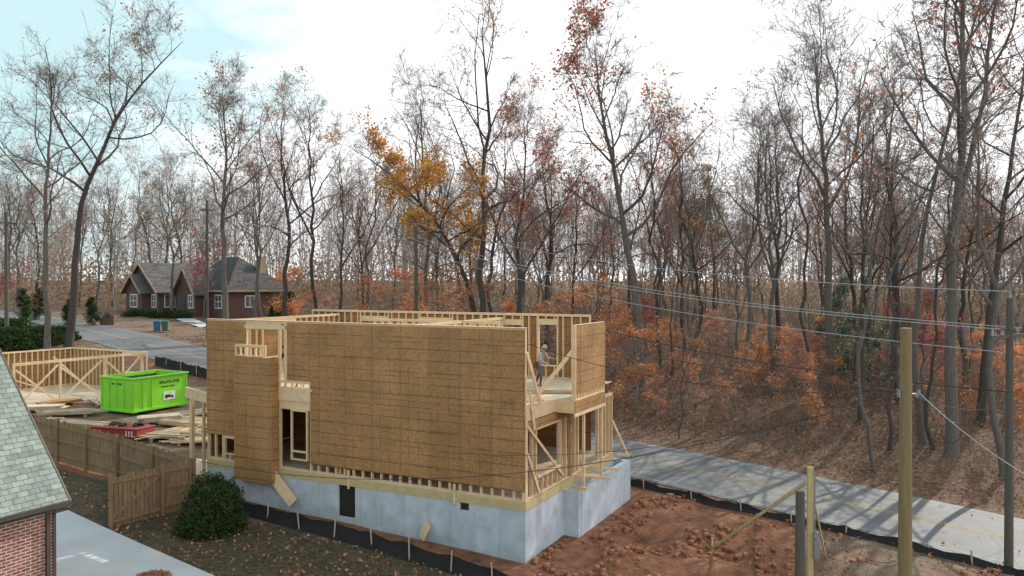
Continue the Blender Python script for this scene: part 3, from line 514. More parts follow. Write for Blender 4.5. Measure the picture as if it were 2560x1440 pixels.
mb.box(vb1+.02,vb1+.12,-.04,.0,5.16,ZT); mb.box(vb0+.28,vb0+.34,-.03,.0,6.3,ZT); mb.box(vm0-.1,vm0,-.035,.0,5.16,ZT)
mb.box(vb0+.2,vm0,-.035,.0,7.38,7.53)
part('window_frame',mb.mesh('stair_window_frame',['lum','lum']),H)
mb=MB(); mb.box(vL,-.01,.01,.05,4.65,ZD,1); mb.box(-.05,.005,.05,2.5,4.65,ZD,1); mb.box(vL,-.05,.05,fw-.05,ZD-.03,ZD-.004,0); mb.box(-.05,.7,2.5,5.4,ZD-.03,ZD-.002,0); mb.box(0.0,.72,2.46,2.5,4.62,ZD,1); mb.box(.70,.74,2.46,5.4,4.62,ZD,2); mb.box(.70,.745,2.4,5.4,4.5,4.62,1)
for i in range(int(-vL/.41)): mb.box(vL+i*.41,vL+i*.41+.045,.05,fw-.05,4.67,ZD-.031,1)
part('upper_floor',mb.mesh('upper_floor_deck',['deck','lum','osb']),H)
mb=MB()
mb.box(vL,fac(614,1)[0],-.018,.003,3.08,ZT)
mb.box(vm0,.0,-.018,.003,5.42,ZT); mb.box(vm1,0,-.018,.003,2.38,5.417)
part('sheathing',mb.mesh('facade_sheathing',['osb']),H)
mb=MB(); mb.box(vb0,vb1,-.385,-.37,1.5,6.3); mb.box(vb1-.015,vb1,-.37,-.02,1.5,6.3); mb.box(vb0,vb0+.015,-.37,-.02,1.5,6.3); mb.box(vb0,vb1-.015,-.368,-.02,6.2,6.25)
part('bay_sheathing',mb.mesh('stair_bay_sheathing',['osb']),H)
mb=MB(); mb.box(vL-.02,0.02,-.03,.15,ZT+.062,ZT+.075)
part('top_plate',mb.mesh('facade_top_plate',['lum']),H)
uo0,uo1=endw(1343,1)[0],endw(1400,1)[0]
mb=MB(); frame(mb,'y',.15,fw-.1,-.13,ZR,4.6,[(uo0,uo1,2.75,4.25),(4.6,6.6,2.12,4.2)],th=.13); mb.box(.0,.012,.0,uo1+1,4.32,4.62,1); mb.box(0,.012,uo1+.9,3.9,2.1,4.32,1)
mb.box(-.12,0.015,.0,.15,ZR,4.65); 
part('wall_frame',mb.mesh('end_wall_frame',['lum','osb']),H)
for a_,b_,w_,h_ in (((.04,.1,4.5),(.04,3.0,2.3),.04,.1),((.04,1.0,2.15),(.04,.1,3.6),.04,.1),((.03,uo0,2.7),(.03,uo1,2.7),.05,.12),((.66,2.6,6.9),(-.3,1.0,5.1),.05,.13),((.0,.12,6.9),(.1,1.0,5.1),.05,.12),((.05,.25,5.6),(.05,.6,4.3),.05,.13),((-1.2,.15,7.2),(-1.2,2.6,5.1),.05,.12)):
    one('brace',H,['lum'],lambda mb:mb.beam(a_,b_,w_,h_))
fv1=-1.0; fv0=vL-1.7; ZTf=7.80
mb=MB(); f1,f2=fac(1350,1,fw)[0],fac(1395,1,fw)[0]
ops=[(f1,f2,5.6,7.35),(-6.2,-4.2,5.9,7.3),(-9.6,-7.8,5.9,7.3),(-13,-11.4,5.9,7.3)]
frame(mb,'x',fv0,fv1,fw-.15,ZD,ZTf+.02,ops,th=.13)
part('wall_frame',mb.mesh('far_wall_frame',['lum']),H)
mb=MB(); y0,y1=fw-.018,fw; xs_=[fv0]+sum([[q[0],q[1]] for q in sorted(ops)],[])+[fv1]
for i in range(0,len(xs_),2): mb.box(xs_[i],xs_[i+1],y0,y1,4.6,ZTf-.05)
for q in ops[1:]+ops[:1]: mb.box(q[0],q[1],y0,y1,4.6,q[2]); mb.box(q[0],q[1],y0,y1,q[3],ZTf-.05)
mb.box(fv0,fv1,y0,y1,1.8,4.59); mb.box(vL-.012,vL-.0,.2,fw-.2,ZR,ZT); mb.box(-7.6,-7.58,.2,fw-.3,ZR,4.6); mb.box(-13.5,-7.7,4.13,4.15,ZR,4.6)  # end wall and partition panels added to keep the ground floor dark
part('sheathing',mb.mesh('far_wall_and_shading_panels',['osb_in']),H)
mb=MB(); frame(mb,'y',.4,fw-.2,-5.2,ZD,ZT,[(3,4,5.1,7.2)]); frame(mb,'x',-9.5,-3.4,4.6,ZD,ZT,[(-8,-7,5.1,7.2),(-5.5,-4.6,5.1,7.2)]); frame(mb,'y',.2,fw-.2,vL+.02,ZD,ZT,[(3,5,5.9,7.3)])
frame(mb,'x',-12,-2,4.0,ZR,4.6,[(-8,-7,2.1,4.2)]); frame(mb,'y',.2,fw-.2,-7.8,ZR,4.6,[(3,5,2.1,4.2)])
part('wall_frame',mb.mesh('inner_partition_frames',['lum']),H)
mb=MB(); mb.box(.722,.74,2.5,5.4,5.3,ZT+.05); mb.box(.62,.722,2.5,2.52,ZD,ZT) ; 
bay=part('bay_sheathing',mb.mesh('balcony_bay_sheathing',['osb']),H)
mb=MB(); frame(mb,'y',2.5,5.4,.62,ZD,ZT+.06,th=.1,sp=.3); mb.box(.60,.75,2.44,2.5,ZD,ZT+.06)
part('wall_frame',mb.mesh('balcony_bay_frame',['lum']),H)
for uu_ in (3.4,5.2): one('post',H,['lum'],lambda mb:mb.box(.60,.69,uu_,uu_+.09,ZF,4.5))
for a_,b_ in (((.6,3.3,2.3),(.6,5.3,1.85)),((-.2,4.2,2.0),(1.3,4.4,2.0)),((-.2,5.6,2.1),(1.0,6.2,1.9)),((.2,3.3,1.86),(.9,3.1,1.86)),((.3,7.4,3.6),(.55,8.7,1.9))):
    one('brace',H,['lum'],lambda mb:mb.beam(a_,b_,.05,.1))
one('porch_beam',H,['lum'],lambda mb:mb.beam((vL,-.0,4.5),(vL-1.9,.6,4.55),.12,.42))
one('post',H,['lum'],lambda mb:mb.box(vL-1.6,vL-1.45,.5,.65,.9,4.4)); one('post',H,['lum'],lambda mb:mb.box(vL-1.3,vL-1.2,.9,1.0,.9,4.4)); one('porch_floor',H,['deck'],lambda mb:mb.box(vL-4,vL-.02,.2,3,.95,1.05))
mb=MB()
for i in range(7): mb.box(-3.6+.05*i,-.9+.1*i,.9+.2*i,1.0+.2*i,ZD+.002,ZD+.05+.03*(i%2))
lum=thing('lumber_stack','pale boards lying on the upper floor deck','lumber',(C0[0],C0[1],0),HR,mesh=mb.mesh('deck_boards',['lum']))
mb=MB()
for i in range(9): mb.beam((-2.6+random.uniform(-.1,.1),3.0+.09*(i%5),ZD+.03+.045*(i//5)),(.2+random.uniform(-.2,.2),4.3+.09*(i%5),ZD+.03+.045*(i//5)),.08,.04)
thing('lumber_stack','loose studs piled at the deck edge','lumber',(C0[0],C0[1],0),HR,mesh=mb.mesh('deck_studs',['lum']))
def sheet(px,py,lbl,rx,rz,w_=.9,h_=.5):
    v,z=fac(px,py,-.3); mb=MB(); mb.box(-w_/2,w_/2,-.01,.01,-h_/2,h_/2); x,y=hw(v,-.22); o=thing('plywood_sheet',lbl,'plywood',(x,y,z),0,'loose plywood offcuts',mesh=mb.mesh('plywood_sheet',['lum'])); o.rotation_euler=(math.radians(rx),math.radians(rz),HR)
sheet(700,1222,'pale plywood offcut leaning on the foundation',-12,42,1.5,.45); sheet(1058,1330,'small plywood offcut leaning on the foundation',-20,-60,.62,.35)
# ------------------------------------------------------------ silt fences
def silt(pts,hgt,label,name='silt_fence',stk=2.0,wav=.04):
    e=thing(name,label,'silt fence',(0,0,0),0,'black silt fences'); mb=MB(); st=MB(); st.beam((0,0,-.1),(0,0,1),.045,.045); sm=st.mesh('silt_stake',['stake'])
    P=[]
    for (a,b) in zip(pts[:-1],pts[1:]):
        L_=math.dist(a,b); k=max(2,int(L_/.25))
        for i in range(k): P.append((a[0]+(b[0]-a[0])*i/k,a[1]+(b[1]-a[1])*i/k))
    P.append(pts[-1])
    per=int(stk/.25)
    for i,(x,y) in enumerate(P):
        z=float(T(x,y)); wv=random.uniform(-.04,.04); ph=(i%per)/per; sag=-.10*math.sin(ph*math.pi); hh=hgt+sag+random.uniform(-wav,wav)
        mb.v+=[(x,y-.12,z-.08),(x+wv*.5,y+wv,z+hh*.5),(x,y+wv*.4,z+hh)]
        if i: b=3*i-3; mb.f+=[(b,b+1,b+4,b+3),(b+1,b+2,b+5,b+4)]; mb.m+=[0,0]
        if i%per==0: o=part('stake',sm,e,None,(x,y-.05,z),(random.uniform(-.08,.08),random.uniform(-.1,.1),0)); o.scale=(1,1,hgt+.1+random.uniform(0,.1))
    part('fabric',mb.mesh('silt_fabric',['silt'],True),e)
silt([gp(px,py) [:2] for px,py in [(595,1285),(720,1318),(850,1352),(930,1374),(1005,1398),(1080,1420),(1160,1446),(1250,1472),(1330,1500)]],.58,'sagging black silt fence with wooden stakes along foundation',stk=1.5)
silt([XY(s_,31.2+.25*math.sin(s_*.3)) for s_ in range(-20,26,2)],.34,'black silt fence along the road edge')
silt([XY(s_,30.9) for s_ in range(30,62,3)],.8,'tall black silt fence along the road edge')
# ------------------------------------------------------------ garage frame
Cg=(-24.6,54.0); zg=float(T(-27,50))+.12
G=thing('garage_frame','open timber garage frame with braces on a slab','garage',(Cg[0],Cg[1],0),HR)
mb=MB(); mb.box(-8.2,.1,-9.2,.1,zg-.6,zg); part('slab',mb.mesh('garage_slab',['deck']),G)
mb=MB(); top=4.5; frame(mb,'x',-8,0,-.12,zg,top,[(-2.4,-.6,zg+1.2,top-.35)],th=.12); frame(mb,'y',-9,-.12,-8,zg,top,th=.12); 
part('wall_frame',mb.mesh('garage_walls',['lum']),G)
mb=MB(); mb.box(-8,-2.5,.003,.02,zg-.3,top); mb.box(-2.5,-.5,.003,.02,zg-.3,zg+1.2);mb.box(-8.02,-8.003,-9,0,zg-.3,top); part('sheathing',mb.mesh('garage_sheathing',['osb_in']),G)
one('top_plate',G,['lum'],lambda mb:mb.box(-.12,0,-9,-.12,top-.16,top))
for yy in (-9,-6.2,-3.2): one('post',G,['lum'],lambda mb:mb.box(-.12,0,yy,yy+.12,zg,top-.16))
for a_,b_ in ((-8.8,-6.3),(-6.2,-3.4),(-3.0,-.6)): one('brace',G,['lum'],lambda mb:mb.beam((-.03,a_,zg+.1),(-.03,b_,top-.3),.05,.12)); one('brace',G,['lum'],lambda mb:mb.beam((-.09,b_,zg+.1),(-.09,a_,top-.4),.05,.12))
one('brace',G,['lum'],lambda mb:mb.beam((-4,-4,top-.2),(-.1,-4,zg+.4),.05,.1)); one('brace',G,['lum'],lambda mb:mb.beam((-7.8,-8,top-.4),(-6,-3,zg),.05,.1))
# ------------------------------------------------------------ dumpster
b=gp(330,1042); D=thing('dumpster','bright lime green open top dumpster on bare dirt','dumpster',(b[0],b[1],b[2]+.08),math.atan2(.891,.454))
LX,LY,LZ=3.7,2.6,1.95; mb=MB(); tk=.05
mb.box(0,LX,0,tk,.15,LZ); mb.box(0,LX,LY-tk,LY,.15,LZ); mb.box(0,tk,tk,LY-tk,.15,LZ); mb.box(LX-tk,LX,tk,LY-tk,.15,LZ)
for i in range(7):
    x=.02+i*(LX-.1)/6
    if i not in (3,4,5): mb.box(x,x+.07,-.07,-.001,.15,LZ-.12)
    mb.box(x,x+.07,LY+.001,LY+.07,.15,LZ-.12)
for i in range(5): y=.02+i*(LY-.1)/4; mb.box(-.07,-.001,y,y+.07,.15,LZ-.12)
bd=part('body',mb.mesh('dumpster_body',['green_p']),D); bevel(bd,.01)
mb=MB(); mb.box(-.09,LX+.09,-.09,tk,LZ-.001,LZ+.1); mb.box(-.09,LX+.09,LY-tk,LY+.09,LZ-.001,LZ+.1); mb.box(-.09,tk,tk,LY-tk,LZ-.001,LZ+.1); mb.box(LX-tk,LX+.09,tk,LY-tk,LZ-.001,LZ+.1); mb.box(-.08,LX+.08,-.08,-.002,.1,.25);mb.box(-.08,-.002,0,LY,.1,.25); rr_=part('rim',mb.mesh('dumpster_rim',['green_p']),D); bevel(rr_,.02)
mb=MB(); mb.box(.1,LX-.1,.1,LY-.1,.2,.9); mb.box(tk+.002,tk+.01,tk,LY-tk,.2,LZ-.1);mb.box(tk,LX-tk,LY-tk-.01,LY-tk-.002,.2,LZ-.1); part('inside',mb.mesh('dumpster_inside',['rustin']),D,'dark grimy inside of the dumpster')
for x in (.3,LX-.5):
    for y in (.1,LY-.3): one('wheel',D,['steel'],lambda mb:mb.cyl((x,y,.09),(x,y+.2,.09),.09,.09,12))
mb=MB(); mb.box(2.05,2.85,-.02,-.003,.55,1.03,0); mb.box(2.15,2.55,-.026,-.021,.68,.84,1); mb.box(2.58,2.73,-.026,-.021,.68,.80,1); 
mb.cyl((2.25,-.03,.67),(2.25,-.021,.67),.05,.05,12,1); mb.cyl((2.64,-.03,.67),(2.64,-.021,.67),.05,.05,12,1); mb.hexa([(2.2,-.028,.84),(2.6,-.028,.92),(2.6,-.021,.92),(2.2,-.021,.84),(2.2,-.028,.88),(2.6,-.028,.97),(2.6,-.021,.97),(2.2,-.021,.88)],2)
part('sticker',mb.mesh('truck_sticker',['white','black','green_p']),D,'white sticker with small tipping truck emblem')
def text(s,size,parent,loc,rot,mk='black'):
    cu=bpy.data.curves.new('txt','FONT'); cu.body=s; cu.size=size; cu.extrude=.004; cu.offset=size*.01; o=bpy.data.objects.new('txt',cu); col.objects.link(o); bpy.context.view_layer.update()
    me=bpy.data.meshes.new_from_object(o.evaluated_get(bpy.context.evaluated_depsgraph_get())); bpy.data.objects.remove(o); me.materials.clear(); me.materials.append(M[mk]); return part('lettering',me,parent,None,loc,rot)
text('404-692-2938',.25,D,(1.75,-.012,1.52),(math.pi/2,0,0)); text('dumpster rental',.14,D,(1.9,-.012,1.32),(math.pi/2,0,0)); 
text('404-692-2938',.15,D,(-.012,1.75,1.6),(math.pi/2,0,-math.pi/2))
# ------------------------------------------------------------ lumber piles, red box
def pile(px,py,lab,rz,n=22,Ln=4.5,wd=1.6,mk='lum',sheets=False):
    b=gp(px,py); mb=MB()
    for i in range(n):
        lay=i//8; x=random.uniform(-.5,.5); y=-wd/2+(i%8)*wd/8+random.uniform(-.05,.05); z=.1+lay*.07
        if sheets: mb.box(-1.0+x*.5,1.0+x*.5,-.5,.5,.1+i*.02,.115+i*.02)
        else:
            a=random.uniform(-.10,.10); Lr=Ln*random.uniform(.55,1); mb.beam((-Lr/2+x,y-a*Lr/2,z+random.uniform(0,.03)),(Lr/2+x,y+a*Lr/2,z+random.uniform(0,.05)),.10,.045)
    mb.box(-Ln*.3,-Ln*.3+.1,-wd/2,wd/2,-.15,.07); mb.box(Ln*.2,Ln*.2+.1,-wd/2,wd/2,-.15,.07)
    thing('lumber_pile',lab,'lumber',(b[0],b[1],b[2]+.08),rz,'lumber piles in the yard',mesh=mb.mesh('lumber_pile',[mk]))
for a_ in [(180,1040,'pale boards stacked on the bare lot',.3,18,3.4,1.2,'oldlum'),(470,1065,'loose pale boards piled beside the house',-.5,26,3.8,2.0,'lum'),(430,1095,'scattered framing boards beside the house',-.2,20,3.4,1.8,'oldlum'),(495,1040,'scattered framing boards beside the house',.9,16,3,1.5,'oldlum'),(215,1072,'stack of long boards near the fence',-.35,22,4.6,1.2,'oldlum'),(110,1030,'stack of plywood sheets on the lot',.2,10,2.4,1.2,'deck',True),(150,1015,'stack of plywood sheets on the lot',1.0,8,2.4,1.2,'osb',True),(400,1060,'stack of plywood sheets on the lot',.5,14,2.4,1.2,'deck',True),(500,1110,'loose boards against the house corner',.1,14,3,1.2,'lum'),(250,1012,'pale boards stacked on the bare lot',-.9,10,2.8,.8,'oldlum'),(455,1085,'short offcuts heaped beside the house',1.3,18,1.8,1.4,'lum'),(395,1100,'short offcuts heaped beside the house',.6,14,1.6,1.2,'oldlum'),(90,1060,'short offcuts heaped near the fence',.2,14,2.0,1.2,'oldlum')]: pile(*a_)
b=gp(290,1098); TRL=thing('tool_chest','low red site tool chest with white stripes under tool bags','tool chest',(b[0],b[1]+.6,b[2]+.02),-.30); TRL.scale=(.85,.85,.85)
mb=MB(); mb.box(-1.7,1.7,-.75,.75,.08,.55); mb.box(-1.74,1.74,-.79,.79,.551,.62); mb.box(-1.5,-1.3,-.7,.7,0,.079); mb.box(1.3,1.5,-.7,.7,0,.079); o=part('body',mb.mesh('chest_body',['redp']),TRL); bevel(o,.02)
for x in (.9,1.1,1.3): one('stripe',TRL,['white'],lambda mb:mb.hexa([(x,-.758,.14),(x+.07,-.758,.14),(x+.07,-.751,.14),(x,-.751,.14),(x+.05,-.758,.48),(x+.12,-.758,.48),(x+.12,-.751,.48),(x+.05,-.751,.48)]))
for i,(x,y,s_) in enumerate(((-.6,.1,.3),(.2,-.1,.24),(1.0,.1,.3))):
    mb=MB(); 
    for k in range(7):
        a0=random.uniform(-s_,s_); a1=random.uniform(-s_,s_); mb.cyl((x+a0,y+a1,.66),(x+a0*.3+random.uniform(-.2,.2),y+a1*.2,.72+random.uniform(0,.1)),.09,.05,7)
    o=thing('tool_bag','dark tool bag slumped on the red chest','tool bag',(b[0],b[1]+.6,b[2]+.02),-.30,'tool bags on the chest',mesh=mb.mesh('tool_bag',['black'])); o.scale=(.85,.85,.85)
# ------------------------------------------------------------ wooden fence and gate
pm=MB(); pm.box(-.05,.05,-.05,.05,-.2,1.93); pmA=pm.mesh('fence_post',['fence']); pmB=pm.mesh('new_fence_post',['pole'])
def fence(pts,label,h=1.85,gate=False):
    e=thing('wooden_gate' if gate else 'wooden_fence',label,'gate' if gate else 'fence',(0,0,0)); mb=MB(); ra=[]
    for a,b in zip(pts[:-1],pts[1:]):
        L_=math.dist(a,b); n=int(L_/.15); dx=(b[0]-a[0])/L_; dy=(b[1]-a[1])/L_; nx_,ny_=dy,-dx
        if ny_>0: nx_,ny_=-nx_,-ny_
        za=float(T(*a)); zb=float(T(*b))
        for i in range(n):
            f=i/n; x=a[0]+(b[0]-a[0])*f; y=a[1]+(b[1]-a[1])*f; z=za+(zb-za)*f; hh=h+random.uniform(-.06,.05); w_=.128; t_=.02+random.uniform(-.006,.006)
            p=[(x,y),(x+dx*w_,y+dy*w_),(x+dx*w_-nx_*t_,y+dy*w_-ny_*t_),(x-nx_*t_,y-ny_*t_)]; tl=random.uniform(-.015,.015)
            if (dx*-ny_-dy*-nx_)<0: p=[p[1],p[0],p[3],p[2]]
            mb.hexa([(q[0],q[1],z+.03) for q in p]+[(q[0]+tl,q[1],z+hh) for q in p])
        for zz in (.35,1.0,1.6) if not gate else (.25,1.6): ra.append(((a[0]+nx_*.03,a[1]+ny_*.03,za+zz),(b[0]+nx_*.03,b[1]+ny_*.03,zb+zz)))
        if gate: ra.append(((a[0]+nx_*.035,a[1]+ny_*.035,za+1.55),(b[0]+nx_*.035,b[1]+ny_*.035,zb+.3)))
        k=max(1,int(round(L_/2.4)))
        for i in range(k+1):
            f=i/k; x=a[0]+(b[0]-a[0])*f; y=a[1]+(b[1]-a[1])*f; z=za+(zb-za)*f; part('post',pmB if (i%3==2) else pmA,e,None,(x+nx_*.11,y+ny_*.11,z),(0,0,math.atan2(dy,dx)))
    part('boards',mb.mesh('fence_boards',['fence']),e)
    for p,q in ra: one('rail',e,['fence'],lambda mb:mb.beam(p,q,.04,.1))
fa=gp(75,1035,1.85)[:2]; fb=gp(295,1090,1.85)[:2]; fc=gp(480,1150,1.85)[:2]; fd=gp(400,1165,1.85)[:2]; fe=gp(270,1192,1.85)[:2]
fz=(fa[0]-(fb[0]-fa[0])*.9,fa[1]-(fb[1]-fa[1])*.9)
fence([fz,fa,fb,fc],'weathered wooden privacy fence behind the driveway'); fence([fc,fd],'short weathered fence section by the house corner'); fence([fd,fe],'open weathered wooden gate with diagonal brace',1.8,True)
def bush(name,loc,rx,rz_,n,lab,mk='green',size=.13,group=None,lu=.34):
    g=np.random.RandomState(int(abs(loc[0]*10))); d=g.normal(size=(n,3)); d/=np.linalg.norm(d,axis=1)[:,None]; d[:,2]=abs(d[:,2])*1.0-.05; off=Vector((loc[0],loc[1],0))
    lump=np.array([1+lu*mn.noise(Vector(q)*2.6+off)+.15*mn.noise(Vector(q)*7+off) for q in d]); rad=(.5+.6*g.rand(n)**.7)*lump; P=d*rad[:,None]*np.array([rx,rx,rz_]); P[:,2]=np.maximum(P[:,2],.03); V,Q=leaf_mesh(P,size,g)
    st=g.normal(size=(260,3)); st/=np.linalg.norm(st,axis=1)[:,None]; st[:,2]=abs(st[:,2]); V1,Q1=segs_mesh(st*0.05,st*np.array([rx,rx,rz_])*1.1,[.015]*260,[.005]*260)
    e=thing(name,lab,'bush',(loc[0],loc[1],float(T(loc[0],loc[1]))),0,group); part('foliage',npmesh('bush_foliage',V,Q,[mk]),e); part('stems',npmesh('bush_stems',V1,Q1,['twig']),e)
b=gp(500,1352); bush('round_bush',(b[0],b[1]+1.0),1.05,1.9,24000,'dense dark green rounded shrub on the lawn',size=.08,lu=.16)
for px,py,s_ in [(30,868,1.6),(75,862,1.6),(10,830,1.4),(130,850,1.3)]: b=gp(px,py); bush('hedge_bush',b,2.2*s_/1.5,1.1*s_/1.2,7000,'dark green hedge shrub at the roadside',size=.2,group='roadside hedge')
for px in (335,375,415,455): x,y,_=PX(px,96); bush('foundation_shrub',(x,y),1.2,.9,2500,'clipped dark shrub in front of brick house',size=.16,group='shrubs in front of the brick house')
b=gp(380,1455); bush('small_shrub',(b[0],b[1]),.55,.22,2500,'low reddish shrub beside the driveway','brownl',.07)
# ------------------------------------------------------------ neighbour brick house
K=(-10.6,19.1); NH=thing('brick_house','red brick house with grey green shingle roof','house',(K[0],K[1],0),HR)
ez=4.0; mb=MB(); tn=1.25; hw_=4.6
mb.hexa([(-hw_,-13,ez+hw_*tn-.12),(0,-13,ez-.12),(0,0,ez-.12),(-hw_,0,ez+hw_*tn-.12),(-hw_,-13,ez+hw_*tn),(0,-13,ez),(0,0,ez),(-hw_,0,ez+hw_*tn)])
mb.hexa([(-2*hw_,-13,ez-.12),(-hw_,-13,ez+hw_*tn-.12),(-hw_,0,ez+hw_*tn-.12),(-2*hw_,0,ez-.12),(-2*hw_,-13,ez),(-hw_,-13,ez+hw_*tn),(-hw_,0,ez+hw_*tn),(-2*hw_,0,ez)])
part('roof',mb.mesh('shingle_roof',['shing']),NH)
mb=MB(); mb.box(-.35,-.15,-12.8,-.25,-.5,ez-.13); mb.box(-8.6,-.35,-.45,-.25,-.5,ez-.13); mb.box(-8.8,-8.6,-12.8,-.25,-.5,ez-.13); mb.poly([(-8.7,-.3,ez-.1),(-.3,-.3,ez-.1),(-hw_,-.3,ez+hw_*tn-.2)]); part('wall',mb.mesh('brick_walls',['brick']),NH)
mb=MB(); mb.box(-.02,.06,-13,.03,ez-.12,ez-.02); mb.box(-.15,-.02,-13,0,ez-.2,ez-.16); mb.beam((0.0,.03,ez-.08),(-hw_,.03,ez+hw_*tn-.08),.04,.12); part('gutter',mb.mesh('brown_gutter_trim',['dbrown']),NH)
one('downspout',NH,['dbrown'],lambda mb:mb.box(-.145,-.07,-.5,-.41,-.5,ez-.2)); one('corner_trim',NH,['dbrown'],lambda mb:mb.box(-.148,-.12,-.31,-.24,-.5,ez-.2))
Wn=part('window',None,NH); mb=MB(); mb.box(-.148,-.11,-3.35,-2.2,1.2,2.9); part('frame',mb.mesh('side_window_frame',['trim']),Wn); mb=MB(); mb.box(-.109,-.10,-3.25,-2.3,1.3,2.8); part('pane',mb.mesh('side_window_pane',['glass']),Wn)
# ------------------------------------------------------------ distant brick house
b0=PX(316,106); BH=thing('brick_house','one storey dark brick house with gabled charcoal roofs','house',(b0[0],b0[1],0),math.atan2(-.625,.78))
zb=5.0; ze=8.3
def gable(mbr,mbw,mbt,x0,x1,y0,y1,ze,zr,m=0):
    xm=(x0+x1)/2; o=.5; sl=(zr-ze)/(xm-x0); 
    mbr.hexa([(x0-o,y0-o,ze-o*sl-.15),(xm,y0-o,zr-.15),(xm,y1,zr-.15),(x0-o,y1,ze-o*sl-.15),(x0-o,y0-o,ze-o*sl),(xm,y0-o,zr),(xm,y1,zr),(x0-o,y1,ze-o*sl)],m)
    mbr.hexa([(xm,y0-o,zr-.15),(x1+o,y0-o,ze-o*sl-.15),(x1+o,y1,ze-o*sl-.15),(xm,y1,zr-.15),(xm,y0-o,zr),(x1+o,y0-o,ze-o*sl),(x1+o,y1,ze-o*sl),(xm,y1,zr)],m)
    mbw.box(x0,x1,y0,y1,zb-2,ze); mbw.poly([(x0,y0+.003,ze),(x1,y0+.003,ze),(xm,y0+.003,zr-.2)])
    for s_ in (-1,1): mbt.beam((xm,y0-o-.04,zr-.12),(xm+s_*(xm-x0+o),y0-o-.04,ze-o*sl-.12),.06,.22)
rf=MB();wl=MB();tr=MB()
gable(rf,wl,tr,0,8.4,0,9,ze,11.7,1); gable(rf,wl,tr,2.0,6.2,-1.0,4,ze,10.2,1); gable(rf,wl,tr,10.6,15,1.2,8,ze,11.0,1)
wl.box(8.41,19.2,3,11.5,zb-2,ze)
x0,x1,y0,y1=8.0,19.8,2.4,12.1; zr=12.4; e0=ze-.1; r1_=(11.6,7.2,zr); r2_=(15,7.2,zr)
rf.poly([(x0,y0,e0),(x1,y0,e0),r2_,r1_],0); rf.poly([(x1,y0,e0),(x1,y1,e0),r2_],0); rf.poly([(x1,y1,e0),(x0,y1,e0),r1_,r2_],0); rf.poly([(x0,y1,e0),(x0,y0,e0),r1_],0)
tr.box(x0,x1,y0-.05,y0,e0-.2,e0); tr.box(x1,x1+.05,y0,y1,e0-.2,e0)
rp=part('roof',rf.mesh('far_house_roof',['shingd','shingm']),BH); part('wall',wl.mesh('far_house_walls',['brickfar']),BH); part('trim',tr.mesh('far_house_trim',['trim']),BH)
mb=MB(); mb.box(16.5,17.4,8.6,9.5,9.8,12.0); part('chimney',mb.mesh('chimney_stack',['trim']),rp)
def win(x,y,zc,w_,h_,side=False):
    e=part('window',None,BH); a=MB(); c=MB()
    if side: a.box(x,x+.05,y-w_/2,y+w_/2,zc-h_/2,zc+h_/2); c.box(x+.051,x+.06,y-w_/2+.12,y+w_/2-.12,zc-h_/2+.12,zc+h_/2-.12); a.box(x+.061,x+.07,y-.04,y+.04,zc-h_/2,zc+h_/2)
    else: a.box(x-w_/2,x+w_/2,y-.05,y,zc-h_/2,zc+h_/2); c.box(x-w_/2+.12,x+w_/2-.12,y-.06,y-.051,zc-h_/2+.12,zc+h_/2-.12); a.box(x-.04,x+.04,y-.07,y-.061,zc-h_/2,zc+h_/2); a.box(x-w_/2,x+w_/2,y-.07,y-.061,zc-.04,zc+.04)
    part('frame',a.mesh('window_frame',['white']),e); part('pane',c.mesh('window_pane',['glass']),e)
win(1.0,0,6.8,1.2,1.7); win(4.1,-1.0,6.8,1.9,1.7); win(7.3,0,6.8,1.2,1.7); win(8.4,1.5,6.8,1.5,1.7,True); win(14,1.2,6.8,1.2,1.7); win(17.2,3,6.8,1.6,1.7); win(19.2,6,6.8,1.4,1.5,True)
mb=MB(); mb.box(11.6,12.7,1.14,1.2,zb-.2,7.4); part('door',mb.mesh('arched_door',['dbrown']),BH)
b=gp(270,812); MBX=thing('brick_mailbox','brick mailbox pillar with arched top on verge','mailbox',(b[0],b[1],b[2]),.4)
mb=MB(); mb.box(-.55,.55,-.35,.35,-.2,1.0); mb.cyl((-.0,-.34,1.0),(-.0,.34,1.0),.35,.35,16); mb.box(-.75,-.5,-.3,.3,-.2,.7); part('pillar',mb.mesh('mailbox_pillar',['brickfar']),MBX); mb=MB(); mb.box(-.14,.14,-.37,-.351,.75,1.05); part('door',mb.mesh('mailbox_door',['black']),MBX)
for px,mk,lb in ((392,'blueb','blue wheeled rubbish bin at the kerb'),(412,'greenb','green wheeled rubbish bin at the kerb')):
    x,y,z=gp(px,829); B=thing('wheelie_bin',lb,'rubbish bin',(x,y,z),.3,'rubbish bins at the kerb'); mb=MB(); mb.hexa([(-.24,-.26,.06),(.24,-.26,.06),(.24,.26,.06),(-.24,.26,.06),(-.32,-.36,1.0),(.32,-.36,1.0),(.32,.36,1.0),(-.32,.36,1.0)]); bo=part('body',mb.mesh('bin_body',[mk]),B); bevel(bo,.03)
    mb=MB(); mb.hexa([(-.34,-.4,1.0),(.34,-.4,1.0),(.34,.4,1.0),(-.34,.4,1.0),(-.3,-.34,1.08),(.3,-.34,1.08),(.3,.36,1.12),(-.3,.36,1.12)]); part('lid',mb.mesh('bin_lid',[mk]),B)
    one('wheel',B,['black'],lambda mb:mb.cyl((-.3,.3,.1),(-.22,.3,.1),.1,.1,12)); one('wheel',B,['black'],lambda mb:mb.cyl((.22,.3,.1),(.3,.3,.1),.1,.1,12)); one('handle',B,['black'],lambda mb:mb.cyl((-.25,.42,1.0),(.25,.42,1.0),.02,.02,8))
